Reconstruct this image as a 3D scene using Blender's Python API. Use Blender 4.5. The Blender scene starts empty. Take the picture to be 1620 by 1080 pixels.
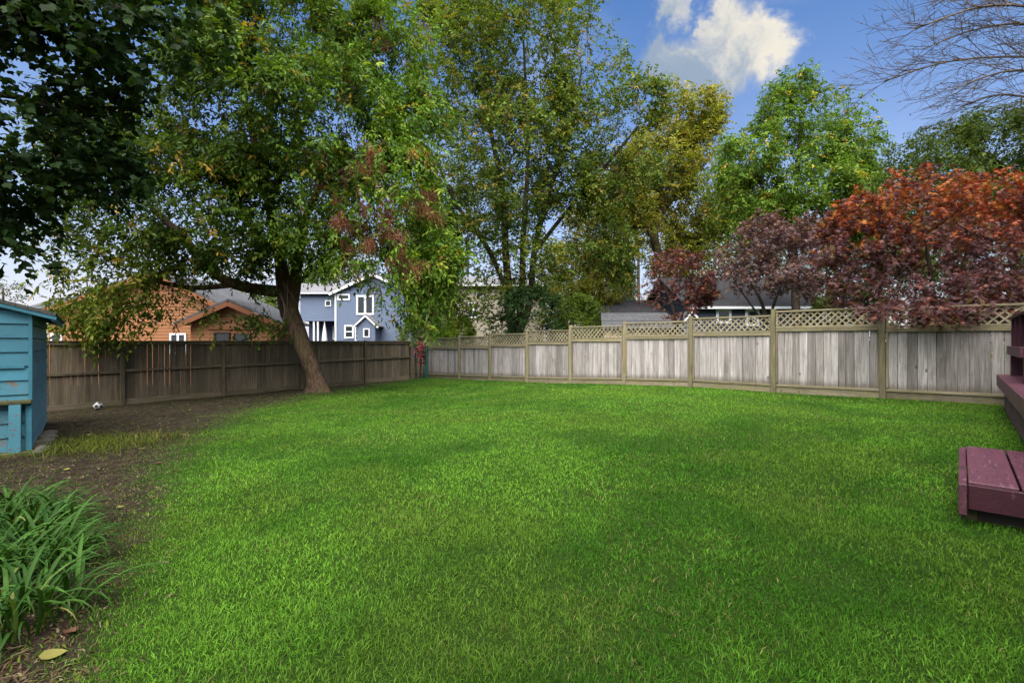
import bpy, bmesh, math, random
import numpy as np
from mathutils import Vector, Matrix

R = math.radians
rng = np.random.default_rng(11)
random.seed(5)
sc = bpy.context.scene
col = sc.collection

# ------------------------------------------------------------------ camera
EYE = 1.372
F = 756.0
cam = bpy.data.cameras.new('camera')
cam.sensor_width = 36.0
cam.lens = 36.0 * F / 1620.0
cam.clip_start = 0.05
cam.clip_end = 2000
co = bpy.data.objects.new('camera', cam)
co.location = (0, 0, EYE)
co.rotation_euler = (R(90), 0, 0)
col.objects.link(co)
sc.camera = co

# ------------------------------------------------------------------ sky, sun, exposure
SUN = Vector((-0.06, -0.50, 0.86)).normalized()
SUN_EL = math.asin(SUN.z)
SUN_AZ = math.atan2(SUN.x, SUN.y)
sc.view_settings.view_transform = 'Standard'
sc.view_settings.look = 'None'
sc.view_settings.gamma = 1
sc.view_settings.exposure = 1.9
sc.view_settings.use_curve_mapping = False
sc.cycles.use_denoising = True
sc.cycles.max_bounces = 8
sc.cycles.diffuse_bounces = 3
sc.cycles.glossy_bounces = 2
sc.cycles.transmission_bounces = 4
sc.cycles.transparent_max_bounces = 4
sc.cycles.caustics_reflective = False
sc.cycles.caustics_refractive = False
sc.cycles.sample_clamp_indirect = 6


class N:
    """tiny node-graph helper"""
    def __init__(self, tree):
        self.t = tree
    def new(self, kind, **kw):
        n = self.t.nodes.new(kind)
        for k, v in kw.items():
            setattr(n, k, v)
        return n
    def put(self, sock, v):
        if hasattr(v, 'is_output') or isinstance(v, bpy.types.NodeSocket):
            self.t.links.new(v, sock)
        elif v is not None:
            if hasattr(sock.default_value, '__len__') and not hasattr(v, '__len__'):
                v = [v] * len(sock.default_value)
            if hasattr(v, '__len__') and len(v) == 3 and len(sock.default_value) == 4:
                v = (*v, 1)
            sock.default_value = v
    def math(self, op, a, b=None, c=None, clamp=False):
        n = self.new('ShaderNodeMath', operation=op, use_clamp=clamp)
        self.put(n.inputs[0], a)
        if b is not None: self.put(n.inputs[1], b)
        if c is not None: self.put(n.inputs[2], c)
        return n.outputs[0]
    def vmath(self, op, a, b=None, out=0):
        n = self.new('ShaderNodeVectorMath', operation=op)
        self.put(n.inputs[0], a)
        if b is not None:
            self.put(n.inputs['Scale' if op == 'SCALE' else 1], b)
        return n.outputs[out]
    def noise(self, vec, scale, detail=4, rough=0.55, dist=0.0, color=False):
        n = self.new('ShaderNodeTexNoise')
        if vec is not None: self.put(n.inputs['Vector'], vec)
        n.inputs['Scale'].default_value = scale
        n.inputs['Detail'].default_value = detail
        n.inputs['Roughness'].default_value = rough
        n.inputs['Distortion'].default_value = dist
        return n.outputs['Color' if color else 'Fac']
    def ramp(self, fac, stops):
        n = self.new('ShaderNodeValToRGB')
        self.put(n.inputs[0], fac)
        e = n.color_ramp.elements
        while len(e) < len(stops): e.new(0.5)
        for k, (p, c) in enumerate(stops):
            e[k].position = p
            e[k].color = (*c, 1) if hasattr(c, '__len__') else (c, c, c, 1)
        return n.outputs[0]
    def mix(self, fac, a, b, mode='MIX'):
        n = self.new('ShaderNodeMix', data_type='RGBA', blend_type=mode)
        self.put(n.inputs[0], fac); self.put(n.inputs[6], a); self.put(n.inputs[7], b)
        return n.outputs[2]
    def smooth(self, v, a, b, lo=0.0, hi=1.0):
        n = self.new('ShaderNodeMapRange', interpolation_type='SMOOTHSTEP')
        self.put(n.inputs[0], v)
        for k, x in enumerate((a, b, lo, hi)): n.inputs[k + 1].default_value = x
        return n.outputs[0]


def P(px, py, Y):
    """world point that stands at depth Y along the view, on that line of sight"""
    return Vector(((px - 810) / F * Y, Y, EYE + (540 - py) / F * Y))


world = bpy.data.worlds.new('World')
sc.world = world
world.use_nodes = True
wt = N(world.node_tree)
for n in list(wt.t.nodes): wt.t.nodes.remove(n)
sky = wt.new('ShaderNodeTexSky', sky_type='NISHITA', sun_disc=False, sun_elevation=SUN_EL, sun_rotation=SUN_AZ,
             altitude=0.0, air_density=1.0, dust_density=0.7, ozone_density=2.5)
tc = wt.new('ShaderNodeTexCoord')
dirv = wt.vmath('NORMALIZE', tc.outputs['Generated'])
sep = wt.new('ShaderNodeSeparateXYZ'); wt.put(sep.inputs[0], dirv)
zc = wt.math('MAXIMUM', sep.outputs[2], 0.0)
# flat cloud-layer coordinates for the thin high cloud
den = wt.math('ADD', zc, 0.12)
plane = wt.new('ShaderNodeCombineXYZ')
wt.put(plane.inputs[0], wt.math('DIVIDE', sep.outputs[0], den))
wt.put(plane.inputs[1], wt.math('DIVIDE', sep.outputs[1], den))
thin = wt.smooth(wt.noise(plane.outputs[0], 0.9, 6, 0.6, 0.4), 0.50, 0.80, 0.0, 0.75)
veil = wt.math('POWER', wt.math('SUBTRACT', 1.0, zc), 4.0)
veil = wt.math('MULTIPLY', veil, wt.math('MULTIPLY_ADD', wt.noise(dirv, 2.2, 4, 0.6), 1.1, 0.62), clamp=True)
# cumulus: the big one above the trees plus a field of others all round the sky
nz = wt.vmath('SUBTRACT', wt.noise(dirv, 10.0, 8, 0.62, 0.3, True), (0.5, 0.5, 0.5))
wd = wt.vmath('ADD', dirv, wt.vmath('SCALE', nz, 0.13))
nz2 = wt.vmath('SUBTRACT', wt.noise(dirv, 30.0, 4, 0.6, 0.0, True), (0.5, 0.5, 0.5))
wd = wt.vmath('ADD', wd, wt.vmath('SCALE', nz2, 0.03))
mask = None
for px, py, r in ((1180, 72, 50), (1140, 62, 46), (1212, 90, 42), (1155, 108, 46), (1095, 108, 44), (1056, 12, 30), (1195, 50, 36), (1125, 40, 30), (1070, 95, 36), (1060, 120, 30)):
    d = Vector(((px - 810) / F, 1, (540 - py) / F))
    k = d.length
    d.normalize()
    dist = wt.vmath('DISTANCE', wd, tuple(d), out=1)
    m = wt.math('SUBTRACT', 1.0, wt.math('DIVIDE', dist, r / F / k * 1.32))
    mask = m if mask is None else wt.math('SMOOTH_MAX', mask, m, 0.12)
field = wt.math('MULTIPLY', wt.math('SUBTRACT', wt.noise(wd, 2.3, 3, 0.5), 0.62), 3.0)
field = wt.math('SUBTRACT', field, wt.smooth(wt.vmath('DISTANCE', dirv, tuple(Vector((0.35, 1, 0.5)).normalized()), out=1), 0.75, 0.35))
mask_all = wt.math('MAXIMUM', mask, field)
cover = wt.smooth(mask_all, -0.06, 0.50)
thick = wt.smooth(mask_all, 0.10, 0.50)
cd = Vector(((1150 - 810) / F, 1, (540 - 85) / F)).normalized()
rel = wt.vmath('DOT_PRODUCT', wt.vmath('SUBTRACT', wd, tuple(cd)), tuple(Vector((0.70, -0.1, 0.70)).normalized()), out=1)
lit = wt.smooth(wt.math('ADD', rel, wt.math('MULTIPLY', wt.math('SUBTRACT', wt.noise(wd, 14, 6, 0.62), 0.5), 0.16)), -0.050, 0.050)
ccol = wt.mix(lit, (1.6, 2.05, 2.7), (4.4, 4.15, 3.6))
skyc = wt.mix(1.0, sky.outputs[0], (0.40, 0.70, 0.98), 'MULTIPLY')
skyc = wt.mix(thin, skyc, (3.7, 3.9, 4.5))
skyc = wt.mix(veil, skyc, (4.5, 4.35, 4.65))
skyc = wt.mix(wt.math('MULTIPLY', cover, wt.math('MULTIPLY_ADD', thick, 0.4, 0.6)), skyc, ccol)
bg = wt.new('ShaderNodeBackground'); bg.inputs[1].default_value = 0.055
wt.put(bg.inputs[0], skyc)
wo = wt.new('ShaderNodeOutputWorld'); wt.t.links.new(bg.outputs[0], wo.inputs[0])

sl = bpy.data.lights.new('sun', 'SUN')
sl.energy = 3.4
sl.angle = R(85)
sl.color = (1.0, 0.95, 0.86)
so = bpy.data.objects.new('sun', sl)
so.rotation_euler = SUN.to_track_quat('Z', 'Y').to_euler()
so.location = (0, 0, 30)
col.objects.link(so)


# ------------------------------------------------------------------ materials
MATS = {}
def material(name, color, rough=0.7, bump=None, spec=0.3, bump_d=0.01):
    """color / bump: functions of the node helper returning a socket or a value"""
    if name in MATS: return MATS[name]
    m = bpy.data.materials.new(name); m.use_nodes = True
    g = N(m.node_tree)
    b = m.node_tree.nodes['Principled BSDF']
    g.put(b.inputs['Base Color'], color(g) if callable(color) else color)
    g.put(b.inputs['Roughness'], rough(g) if callable(rough) else rough)
    b.inputs['Specular IOR Level'].default_value = spec
    if bump:
        bn = g.new('ShaderNodeBump'); bn.inputs['Distance'].default_value = bump_d
        bn.inputs['Strength'].default_value = 0.8
        g.put(bn.inputs['Height'], bump(g)); g.put(b.inputs['Normal'], bn.outputs[0])
    MATS[name] = m
    return m


def ocoord(g, sx=1, sy=1, sz=1, shift=True):
    t = g.new('ShaderNodeTexCoord').outputs['Object']
    if shift:
        oi = g.new('ShaderNodeObjectInfo')
        v = g.vmath('SCALE', oi.outputs['Random'], 1.0) if False else g.math('MULTIPLY', oi.outputs['Random'], 61.0)
        c = g.new('ShaderNodeCombineXYZ')
        for k in range(3): g.put(c.inputs[k], v)
        t = g.vmath('ADD', t, c.outputs[0])
    return g.vmath('MULTIPLY', t, (sx, sy, sz))


def rnd(g): return g.new('ShaderNodeObjectInfo').outputs['Random']


def wood_mat(name, light, dark, moss=0.0, mosscol=(0.10, 0.115, 0.03), axis='z', stain=0.5, rough=0.85, foot=False):
    sc3 = {'z': (1, 1, 0.06), 'x': (0.06, 1, 1), 'y': (1, 0.06, 1)}[axis]
    def c(g):
        v = ocoord(g, *sc3)
        grain = g.noise(v, 34, 6, 0.72, 0.5)
        broad = g.noise(v, 11, 4, 0.6, 0.6)
        a = g.mix(g.smooth(grain, 0.3, 0.75), dark, light)
        a = g.mix(g.smooth(broad, 0.35, 0.75, 0.0, 0.55), a, tuple(x * 0.62 for x in dark))
        # each piece has weathered on its own
        a = g.mix(1.0, a, g.ramp(rnd(g), ((0.0, 0.68), (0.5, 0.95), (1.0, 1.12))), 'MULTIPLY')
        blot = g.noise(ocoord(g, 1, 1, 0.45), 3.2, 5, 0.65, 0.4)
        a = g.mix(g.smooth(blot, 0.52, 0.74, 0, stain), a, tuple(x * 0.35 for x in dark))
        # knots
        vo = g.new('ShaderNodeTexVoronoi'); g.put(vo.inputs['Vector'], ocoord(g, 1, 1, 0.55)); vo.inputs['Scale'].default_value = 4.2
        a = g.mix(g.smooth(vo.outputs['Distance'], 0.10, 0.045, 0, 0.75), a, (0.06, 0.04, 0.025))
        if foot:      # splashed, damp board feet and tops, ragged from board to board
            sp = g.new('ShaderNodeSeparateXYZ'); g.put(sp.inputs[0], g.new('ShaderNodeTexCoord').outputs['Object'])
            rag = g.noise(ocoord(g, 1, 1, 0.12), 22, 5, 0.7)
            lo = g.math('SUBTRACT', g.math('MULTIPLY', rag, 0.25), sp.outputs[2])
            a = g.mix(g.smooth(lo, -0.02, 0.12, 0, 0.7), a, (0.105, 0.085, 0.058))
            hi = g.math('ADD', g.math('MULTIPLY', rag, 0.30), g.math('SUBTRACT', sp.outputs[2], 1.0))
            a = g.mix(g.smooth(hi, 0.08, 0.20, 0, 0.6), a, (0.11, 0.088, 0.065))
        if moss:
            mo = g.noise(ocoord(g, 1, 1, 0.6), 5.0, 5, 0.7, 0.5)
            a = g.mix(g.smooth(mo, 0.62 - 0.35 * moss, 0.78 - 0.2 * moss, 0, min(0.9, moss + 0.25)), a, mosscol)
        return a
    return material(name, c, rough, lambda g: g.noise(ocoord(g, *sc3), 70, 5, 0.7), 0.2, 0.004)


M_board = wood_mat('weathered silver boards', (0.60, 0.555, 0.53), (0.30, 0.26, 0.238), 0.06, (0.14, 0.135, 0.07), foot=True)
M_board2 = wood_mat('weathered grey boards', (0.475, 0.435, 0.405), (0.225, 0.195, 0.172), 0.10, (0.12, 0.115, 0.05), foot=True)
M_postR = wood_mat('mossy post wood', (0.34, 0.29, 0.19), (0.19, 0.155, 0.095), 0.45, (0.185, 0.175, 0.065))
M_railR = wood_mat('mossy rail wood', (0.35, 0.30, 0.20), (0.18, 0.145, 0.09), 0.5, (0.20, 0.185, 0.07), 'x')
M_slat = wood_mat('lattice slat wood', (0.44, 0.38, 0.27), (0.26, 0.215, 0.13), 0.35, (0.20, 0.19, 0.065), 'x')
M_boardL = wood_mat('dark mossy fence boards', (0.22, 0.175, 0.12), (0.10, 0.078, 0.052), 0.35, (0.105, 0.105, 0.038))  # dark brown boards with olive moss patches
M_railL = wood_mat('dark mossy fence rail', (0.22, 0.172, 0.115), (0.10, 0.08, 0.054), 0.45, (0.115, 0.115, 0.042), 'x')
M_postL = wood_mat('dark mossy fence post', (0.22, 0.172, 0.115), (0.10, 0.08, 0.054), 0.45, (0.115, 0.115, 0.042))


def paint_mat(name, base, under, wear=0.5, alt=None, rough=0.6, axis=(1, 1, 1)):
    def c(g):
        v = ocoord(g, *axis)
        n1 = g.noise(v, 2.2, 5, 0.6)
        a = g.mix(g.smooth(n1, 0.3, 0.7), tuple(x * 0.80 for x in base), base)
        a = g.mix(1.0, a, g.ramp(rnd(g), ((0, 0.86), (1, 1.1))), 'MULTIPLY')
        w = g.noise(v, 7.5, 8, 0.72, 0.6)
        a = g.mix(g.smooth(w, 0.70 - 0.2 * wear, 0.735 - 0.2 * wear), a, under)
        if alt:
            w2 = g.noise(g.vmath('ADD', v, (9, 3, 5)), 5.5, 8, 0.75, 0.3)
            a = g.mix(g.smooth(w2, 0.575, 0.62), a, alt)
        return a
    return material(name, c, rough, lambda g: g.noise(ocoord(g, *axis), 26, 6, 0.7), 0.35, 0.004)


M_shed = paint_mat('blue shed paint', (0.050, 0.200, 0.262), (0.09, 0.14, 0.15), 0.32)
M_shed_side = paint_mat('blue shed paint lifted from shade', (0.15, 0.33, 0.40), (0.34, 0.45, 0.50), 0.34)  # same blue, lightened to offset the shade on the side wall
M_shed_worn = paint_mat('peeling blue shed paint', (0.055, 0.19, 0.245), (0.15, 0.12, 0.09), 0.78, (0.03, 0.045, 0.05))
M_shed_post = paint_mat('blue post with red patches', (0.075, 0.24, 0.30), (0.20, 0.04, 0.028), 0.5)
M_maroon = paint_mat('worn maroon deck paint', (0.108, 0.036, 0.052), (0.16, 0.085, 0.096), 0.60, (0.05, 0.02, 0.026), 0.5, (1, 6, 6))
M_maroon2 = paint_mat('dark maroon and step shade paint', (0.058, 0.015, 0.023), (0.10, 0.042, 0.05), 0.40, (0.045, 0.014, 0.018), 0.5)  # dark maroon, lowered further so the step front looks shaded
M_skirt = paint_mat('faded maroon skirt paint', (0.13, 0.065, 0.075), (0.17, 0.13, 0.12), 0.7, (0.05, 0.035, 0.03), 0.7)
M_mosswood = wood_mat('moss topped ledge', (0.16, 0.13, 0.08), (0.08, 0.06, 0.04), 0.8, (0.09, 0.10, 0.03), 'x')


def shingle_mat(name, a, b):
    def c(g):
        v = ocoord(g, 1, 1, 1, False)
        br = g.new('ShaderNodeTexBrick')
        g.put(br.inputs['Vector'], v); br.inputs['Scale'].default_value = 4.0
        g.put(br.inputs['Color1'], a); g.put(br.inputs['Color2'], b); g.put(br.inputs['Mortar'], tuple(x * 0.5 for x in a))
        br.inputs['Mortar Size'].default_value = 0.015
        n = g.noise(v, 1.2, 5, 0.6)
        return g.mix(1.0, br.outputs[0], g.ramp(n, ((0.25, 0.75), (0.75, 1.15))), 'MULTIPLY')
    return material(name, c, 0.9, lambda g: g.noise(ocoord(g, 1, 1, 1, False), 90, 2, 0.6), 0.2, 0.01)


def plain_mat(name, base, var=0.15, rough=0.6, scale=3.0):
    def c(g):
        n = g.noise(ocoord(g), scale, 5, 0.65)
        return g.mix(n, tuple(x * (1 - var) for x in base), tuple(min(1, x * (1 + var)) for x in base))
    return material(name, c, rough)


M_roof_grey = shingle_mat('grey shingles', (0.16, 0.155, 0.165), (0.21, 0.205, 0.215))
M_roof_dark = shingle_mat('charcoal shingles', (0.048, 0.047, 0.052), (0.070, 0.068, 0.074))
M_roof_mid = shingle_mat('weathered shingles', (0.085, 0.085, 0.092), (0.125, 0.125, 0.132))
M_roof_shed = shingle_mat('mossy shed shingles', (0.075, 0.08, 0.07), (0.10, 0.10, 0.085))
M_orange = plain_mat('orange stained siding', (0.265, 0.108, 0.038), 0.2)
M_orange_trim = plain_mat('orange trim', (0.22, 0.08, 0.03), 0.15)
M_blue = plain_mat('blue grey siding', (0.115, 0.150, 0.225), 0.06)
M_blue_dark = plain_mat('dark blue siding', (0.035, 0.045, 0.065), 0.1)
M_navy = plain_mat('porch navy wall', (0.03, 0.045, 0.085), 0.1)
M_white = plain_mat('white trim paint', (0.72, 0.72, 0.73), 0.06)
M_cream = plain_mat('cream siding', (0.62, 0.565, 0.44), 0.06)
M_tan = plain_mat('tan siding', (0.36, 0.31, 0.235), 0.08)
M_beige = plain_mat('beige stucco', (0.50, 0.38, 0.24), 0.08)
M_teal = plain_mat('teal post paint', (0.015, 0.105, 0.085), 0.3)
M_iron = plain_mat('dark gate wood', (0.022, 0.022, 0.02), 0.3)
M_glass = material('window glass', (0.025, 0.032, 0.035), 0.06, None, 0.6)
M_curtain = plain_mat('window blind', (0.35, 0.34, 0.32), 0.1)
M_cloth = plain_mat('white canvas', (0.70, 0.69, 0.70), 0.08)
M_dark = plain_mat('dark timber and shadow gaps', (0.03, 0.022, 0.015), 0.3)
M_stone = plain_mat('mossy stone', (0.11, 0.10, 0.08), 0.4, 0.9, 8)
M_ballw = plain_mat('ball white', (0.42, 0.42, 0.39), 0.08, 0.45)
M_ballb = plain_mat('ball black', (0.02, 0.02, 0.02), 0.2, 0.45)


def bark_mat(name, a, b, moss=None):
    def c(g):
        v = g.vmath('MULTIPLY', g.new('ShaderNodeTexCoord').outputs['Object'], (1, 1, 0.22))
        n = g.noise(v, 16, 7, 0.7, 0.6)
        x = g.mix(g.smooth(n, 0.34, 0.66), b, a)
        if moss:
            x = g.mix(g.smooth(g.noise(g.new('ShaderNodeTexCoord').outputs['Object'], 2.3, 5, 0.65), 0.5, 0.68, 0, 0.7), x, moss)
        return x
    def h(g):
        v = g.vmath('MULTIPLY', g.new('ShaderNodeTexCoord').outputs['Object'], (1, 1, 0.2))
        return g.noise(v, 18, 7, 0.75, 0.7)
    return material(name, c, 0.95, h, 0.1, 0.05)


M_bark = bark_mat('brown furrowed bark', (0.165, 0.108, 0.070), (0.042, 0.028, 0.019), (0.095, 0.08, 0.033))
M_bark_dark = bark_mat('dark bark', (0.075, 0.058, 0.042), (0.026, 0.02, 0.015))
M_bark_grey = bark_mat('grey bark', (0.17, 0.13, 0.10), (0.06, 0.046, 0.036))
M_twig = plain_mat('pale dead twig', (0.27, 0.22, 0.17), 0.2)


def leaf_mat(name, trans=0.35, warm=(1.25, 1.2, 0.5), rough=0.55, spec=0.16):
    m = bpy.data.materials.new(name); m.use_nodes = True
    g = N(m.node_tree)
    b = m.node_tree.nodes['Principled BSDF']
    a = g.new('ShaderNodeAttribute', attribute_name='Col').outputs['Color']
    g.put(b.inputs['Base Color'], a)
    b.inputs['Roughness'].default_value = rough
    b.inputs['Specular IOR Level'].default_value = spec
    t = g.new('ShaderNodeBsdfTranslucent')
    g.put(t.inputs[0], g.mix(1.0, a, warm, 'MULTIPLY'))
    mx = g.new('ShaderNodeMixShader'); mx.inputs[0].default_value = trans
    m.node_tree.links.new(b.outputs[0], mx.inputs[1]); m.node_tree.links.new(t.outputs[0], mx.inputs[2])
    m.node_tree.links.new(mx.outputs[0], m.node_tree.nodes['Material Output'].inputs[0])
    return m


M_leaf = leaf_mat('green leaves')
M_leaf_red = leaf_mat('maroon maple leaves', 0.28, (1.4, 0.85, 0.6))
M_grass = leaf_mat('lawn grass', 0.24, (1.1, 1.1, 0.6), 0.65, 0.08)


# ------------------------------------------------------------------ mesh and object helpers
def tag(o, label=None, cat=None, group=None, kind=None):
    if label: o['label'] = label
    if cat: o['category'] = cat
    if group: o['group'] = group
    if kind: o['kind'] = kind
    return o


def link(name, me, parent=None, mat=None, loc=None, rot=None, scale=None):
    o = bpy.data.objects.new(name, me)
    col.objects.link(o)
    if mat is not None and me is not None and not me.materials: me.materials.append(mat)
    if parent is not None: o.parent = parent
    if loc is not None: o.location = loc
    if rot is not None: o.rotation_euler = rot
    if scale is not None: o.scale = scale
    return o


def empty(name, loc=(0, 0, 0), rz=0.0, label=None, cat=None, group=None):
    o = link(name, None, None, None, loc, (0, 0, rz))
    o.empty_display_size = 0.1
    return tag(o, label, cat, group)


def mesh_np(name, V, tris, cols=None, smooth=False, quads=None):
    me = bpy.data.meshes.new(name)
    V = np.asarray(V, np.float32)
    nt = 0 if tris is None else len(tris)
    nq = 0 if quads is None else len(quads)
    loops = []
    if nt: loops.append(np.asarray(tris, np.int32).ravel())
    if nq: loops.append(np.asarray(quads, np.int32).ravel())
    L = np.concatenate(loops)
    me.vertices.add(len(V)); me.vertices.foreach_set('co', V.ravel())
    me.loops.add(len(L)); me.loops.foreach_set('vertex_index', L)
    me.polygons.add(nt + nq)
    st = np.concatenate([np.arange(nt) * 3, nt * 3 + np.arange(nq) * 4]).astype(np.int32)
    me.polygons.foreach_set('loop_start', st)
    if smooth: me.polygons.foreach_set('use_smooth', np.ones(nt + nq, bool))
    me.update(calc_edges=True)
    if cols is not None:
        a = me.color_attributes.new('Col', 'FLOAT_COLOR', 'POINT')
        c = np.ones((len(V), 4), np.float32); c[:, :3] = cols
        a.data.foreach_set('color', c.ravel())
    me.validate()
    return me


BOX = {}
def box_mesh(sx, sy, sz, bevel=0.0, mat=None, key=None):
    k = (round(sx, 4), round(sy, 4), round(sz, 4), bevel, mat.name if mat else '', key)
    if k in BOX: return BOX[k]
    bm = bmesh.new()
    bmesh.ops.create_cube(bm, size=1)
    for v in bm.verts: v.co = Vector((v.co.x * sx, v.co.y * sy, v.co.z * sz))
    if bevel: bmesh.ops.bevel(bm, geom=list(bm.edges), offset=bevel, segments=1, affect='EDGES')
    me = bpy.data.meshes.new('box'); bm.to_mesh(me); bm.free()
    if mat: me.materials.append(mat)
    BOX[k] = me
    return me


def box(name, size, loc, mat, parent=None, rot=None, bevel=0.0, key=None):
    return link(name, box_mesh(*size, bevel, mat, key), parent, None, loc, rot)


def poly_mesh(name, faces, mat):
    """faces: list of point lists, joined into one mesh"""
    bm = bmesh.new()
    for f in faces:
        bm.faces.new([bm.verts.new(p) for p in f])
    bmesh.ops.remove_doubles(bm, verts=bm.verts, dist=1e-5)
    me = bpy.data.meshes.new(name); bm.to_mesh(me); bm.free()
    me.materials.append(mat)
    return me


def slab_mesh(name, quad, th, mat):
    """a plate: polygon swept down by th along its normal"""
    q = [Vector(p) for p in quad]
    n = (q[1] - q[0]).cross(q[2] - q[0]).normalized()
    d = [p - n * th for p in q]
    k = len(q)
    return poly_mesh(name, [q, d[::-1]] + [[q[i], d[i], d[(i + 1) % k], q[(i + 1) % k]] for i in range(k)], mat)


def tube_mesh(name, pts, radii, sides, mat):
    V = []; Q = []
    u = None
    for i, p in enumerate(pts):
        d = (pts[min(i + 1, len(pts) - 1)] - pts[max(i - 1, 0)]).normalized()
        if u is None: u = d.orthogonal().normalized()
        u = (u - d * u.dot(d)).normalized(); w = d.cross(u)
        for s in range(sides):
            a = 2 * math.pi * s / sides
            V.append(p + (u * math.cos(a) + w * math.sin(a)) * radii[i])
    for i in range(len(pts) - 1):
        for s in range(sides):
            t = (s + 1) % sides
            Q.append((i * sides + s, i * sides + t, (i + 1) * sides + t, (i + 1) * sides + s))
    me = mesh_np(name, [tuple(v) for v in V], None, None, True, Q)
    me.materials.append(mat)
    return me


# ------------------------------------------------------------------ ground
RF0 = Vector((7.45, 9.6)); RFD = Vector((-0.698, 0.716)).normalized(); RFN = Vector((0.716, 0.698)).normalized()


def ground(x, y):
    x = np.asarray(x, float); y = np.asarray(y, float)
    g = 0.033 * np.clip(x, -16, 12) - 0.0045 * np.clip(y, -6, 30)
    t = (x - RF0.x) * RFD.x + (y - RF0.y) * RFD.y
    d = (x - RF0.x) * RFN.x + (y - RF0.y) * RFN.y
    g = g + 0.095 * np.exp(-((t - 4.6) / 3.3) ** 2) * np.exp(-(d / 6.0) ** 2)
    g = g + 0.012 * np.sin(x * 1.3 + 0.7) * np.sin(y * 1.1 + 0.4) + 0.007 * np.sin(x * 3.1 + y * 2.3)
    return g


def gz(x, y): return float(ground(x, y))


def ground_at(px, py):
    """point of the ground seen at that place"""
    a = (px - 810) / F; b = (py - 540) / F
    Y = 5.0
    for _ in range(40):
        Y = (EYE - gz(a * Y, Y)) / b
    return Vector((a * Y, Y, gz(a * Y, Y)))


_h = np.random.default_rng(3).random((256, 256))
def vnoise(x, y):
    xi = np.floor(x).astype(int); yi = np.floor(y).astype(int)
    fx = x - xi; fy = y - yi
    fx = fx * fx * (3 - 2 * fx); fy = fy * fy * (3 - 2 * fy)
    h = lambda i, j: _h[i & 255, j & 255]
    return (h(xi, yi) * (1 - fx) + h(xi + 1, yi) * fx) * (1 - fy) + (h(xi, yi + 1) * (1 - fx) + h(xi + 1, yi + 1) * fx) * fy


def fbm(x, y, s=1.0, o=4):
    v = 0; a = 0.5; t = 0
    for k in range(o):
        v = v + a * vnoise(x * s + 17 * k, y * s + 31 * k); t += a; s *= 2.03; a *= 0.55
    return v / t


EDGE = [ground_at(*p) for p in ((128, 1085), (185, 960), (222, 850), (270, 765), (305, 705), (375, 657), (480, 628), (640, 604))]
ex = np.array([p.x for p in EDGE]); ey = np.array([p.y for p in EDGE])


def soil(x, y):
    """1 on bare shaded soil by the bed and under the trees, 0 on full lawn"""
    xe = np.interp(y, ey, ex)
    d = xe - x + 0.55 * (fbm(x, y, 1.7) - 0.5) * np.clip(np.asarray(y) / 5, 0.6, 1.6)
    w = np.clip(0.10 + 0.10 * np.asarray(y), 0.25, 1.6)
    return np.clip(d / w * 0.5 + 0.5, 0, 1)


xs = np.concatenate([[-400, -150, -70, -40, -26, -19], np.arange(-15.5, 12.6, 0.2), [14, 17, 22, 30, 50, 100, 400]])
ys = np.concatenate([[-300, -80, -30, -12, -5, -2], np.arange(0.0, 25.1, 0.2), [27, 30, 36, 45, 60, 90, 160, 500]])
X, Y = np.meshgrid(xs, ys)
Z = ground(X, Y)
nx, ny = len(xs), len(ys)
ii = np.arange((ny - 1) * nx).reshape(ny - 1, nx)[:, :-1].ravel()
gme = mesh_np('ground', np.stack([X, Y, Z], -1).reshape(-1, 3), None, None, True, np.stack([ii, ii + 1, ii + nx + 1, ii + nx], -1))
at = gme.attributes.new('soil', 'FLOAT', 'POINT')
at.data.foreach_set('value', soil(X, Y).ravel().astype(np.float32))


def ground_col(g):
    s = g.new('ShaderNodeAttribute', attribute_name='soil').outputs['Fac']
    v = g.new('ShaderNodeTexCoord').outputs['Object']
    n = g.noise(v, 5, 8, 0.7)
    earth = g.mix(g.smooth(n, 0.35, 0.7), (0.018, 0.013, 0.009), (0.058, 0.040, 0.027))
    gr = g.mix(g.noise(v, 20, 6, 0.7), (0.014, 0.034, 0.004), (0.035, 0.072, 0.009))
    return g.mix(g.smooth(g.math('ADD', s, g.math('MULTIPLY', g.math('SUBTRACT', n, 0.5), 0.7)), 0.3, 0.75), gr, earth)


M_ground = material('ground', ground_col, 0.95, lambda g: g.noise(g.new('ShaderNodeTexCoord').outputs['Object'], 26, 8, 0.75), 0.1, 0.04)
tag(link('ground', gme, None, M_ground), kind='structure')

LF0 = Vector((-12.2, 12.6)); LFD = Vector((0.7071, 0.7071)); LFN = Vector((-0.7071, 0.7071))


def inside_yard(x, y, m=0.03):
    r = (x - RF0.x) * RFN.x + (y - RF0.y) * RFN.y
    l = (x - LF0.x) * LFN.x + (y - LF0.y) * LFN.y
    return (r < -m) & (l < -m)


def outside_things(x, y):
    # deck skirt line, step, shed
    dk = (x - 6.06) * 0.729 - (y - 5.66) * 0.684 > -0.02
    p = np.asarray(x) - 3.17; q = np.asarray(y) - 3.32
    u = p * 0.68 + q * 0.733; v = p * 0.733 - q * 0.68
    st = (u > 0.12) & (u < 1.6) & (v > 0.10) & (v < 2.2)
    a = (np.asarray(x) + 7.16) * -0.67 + (np.asarray(y) - 7.08) * 0.744
    b = (np.asarray(x) + 7.16) * -0.744 + (np.asarray(y) - 7.08) * -0.67
    sh = (a > -0.05) & (a < 4.4) & (b > -0.05)
    return ~(dk | st | sh)


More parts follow.
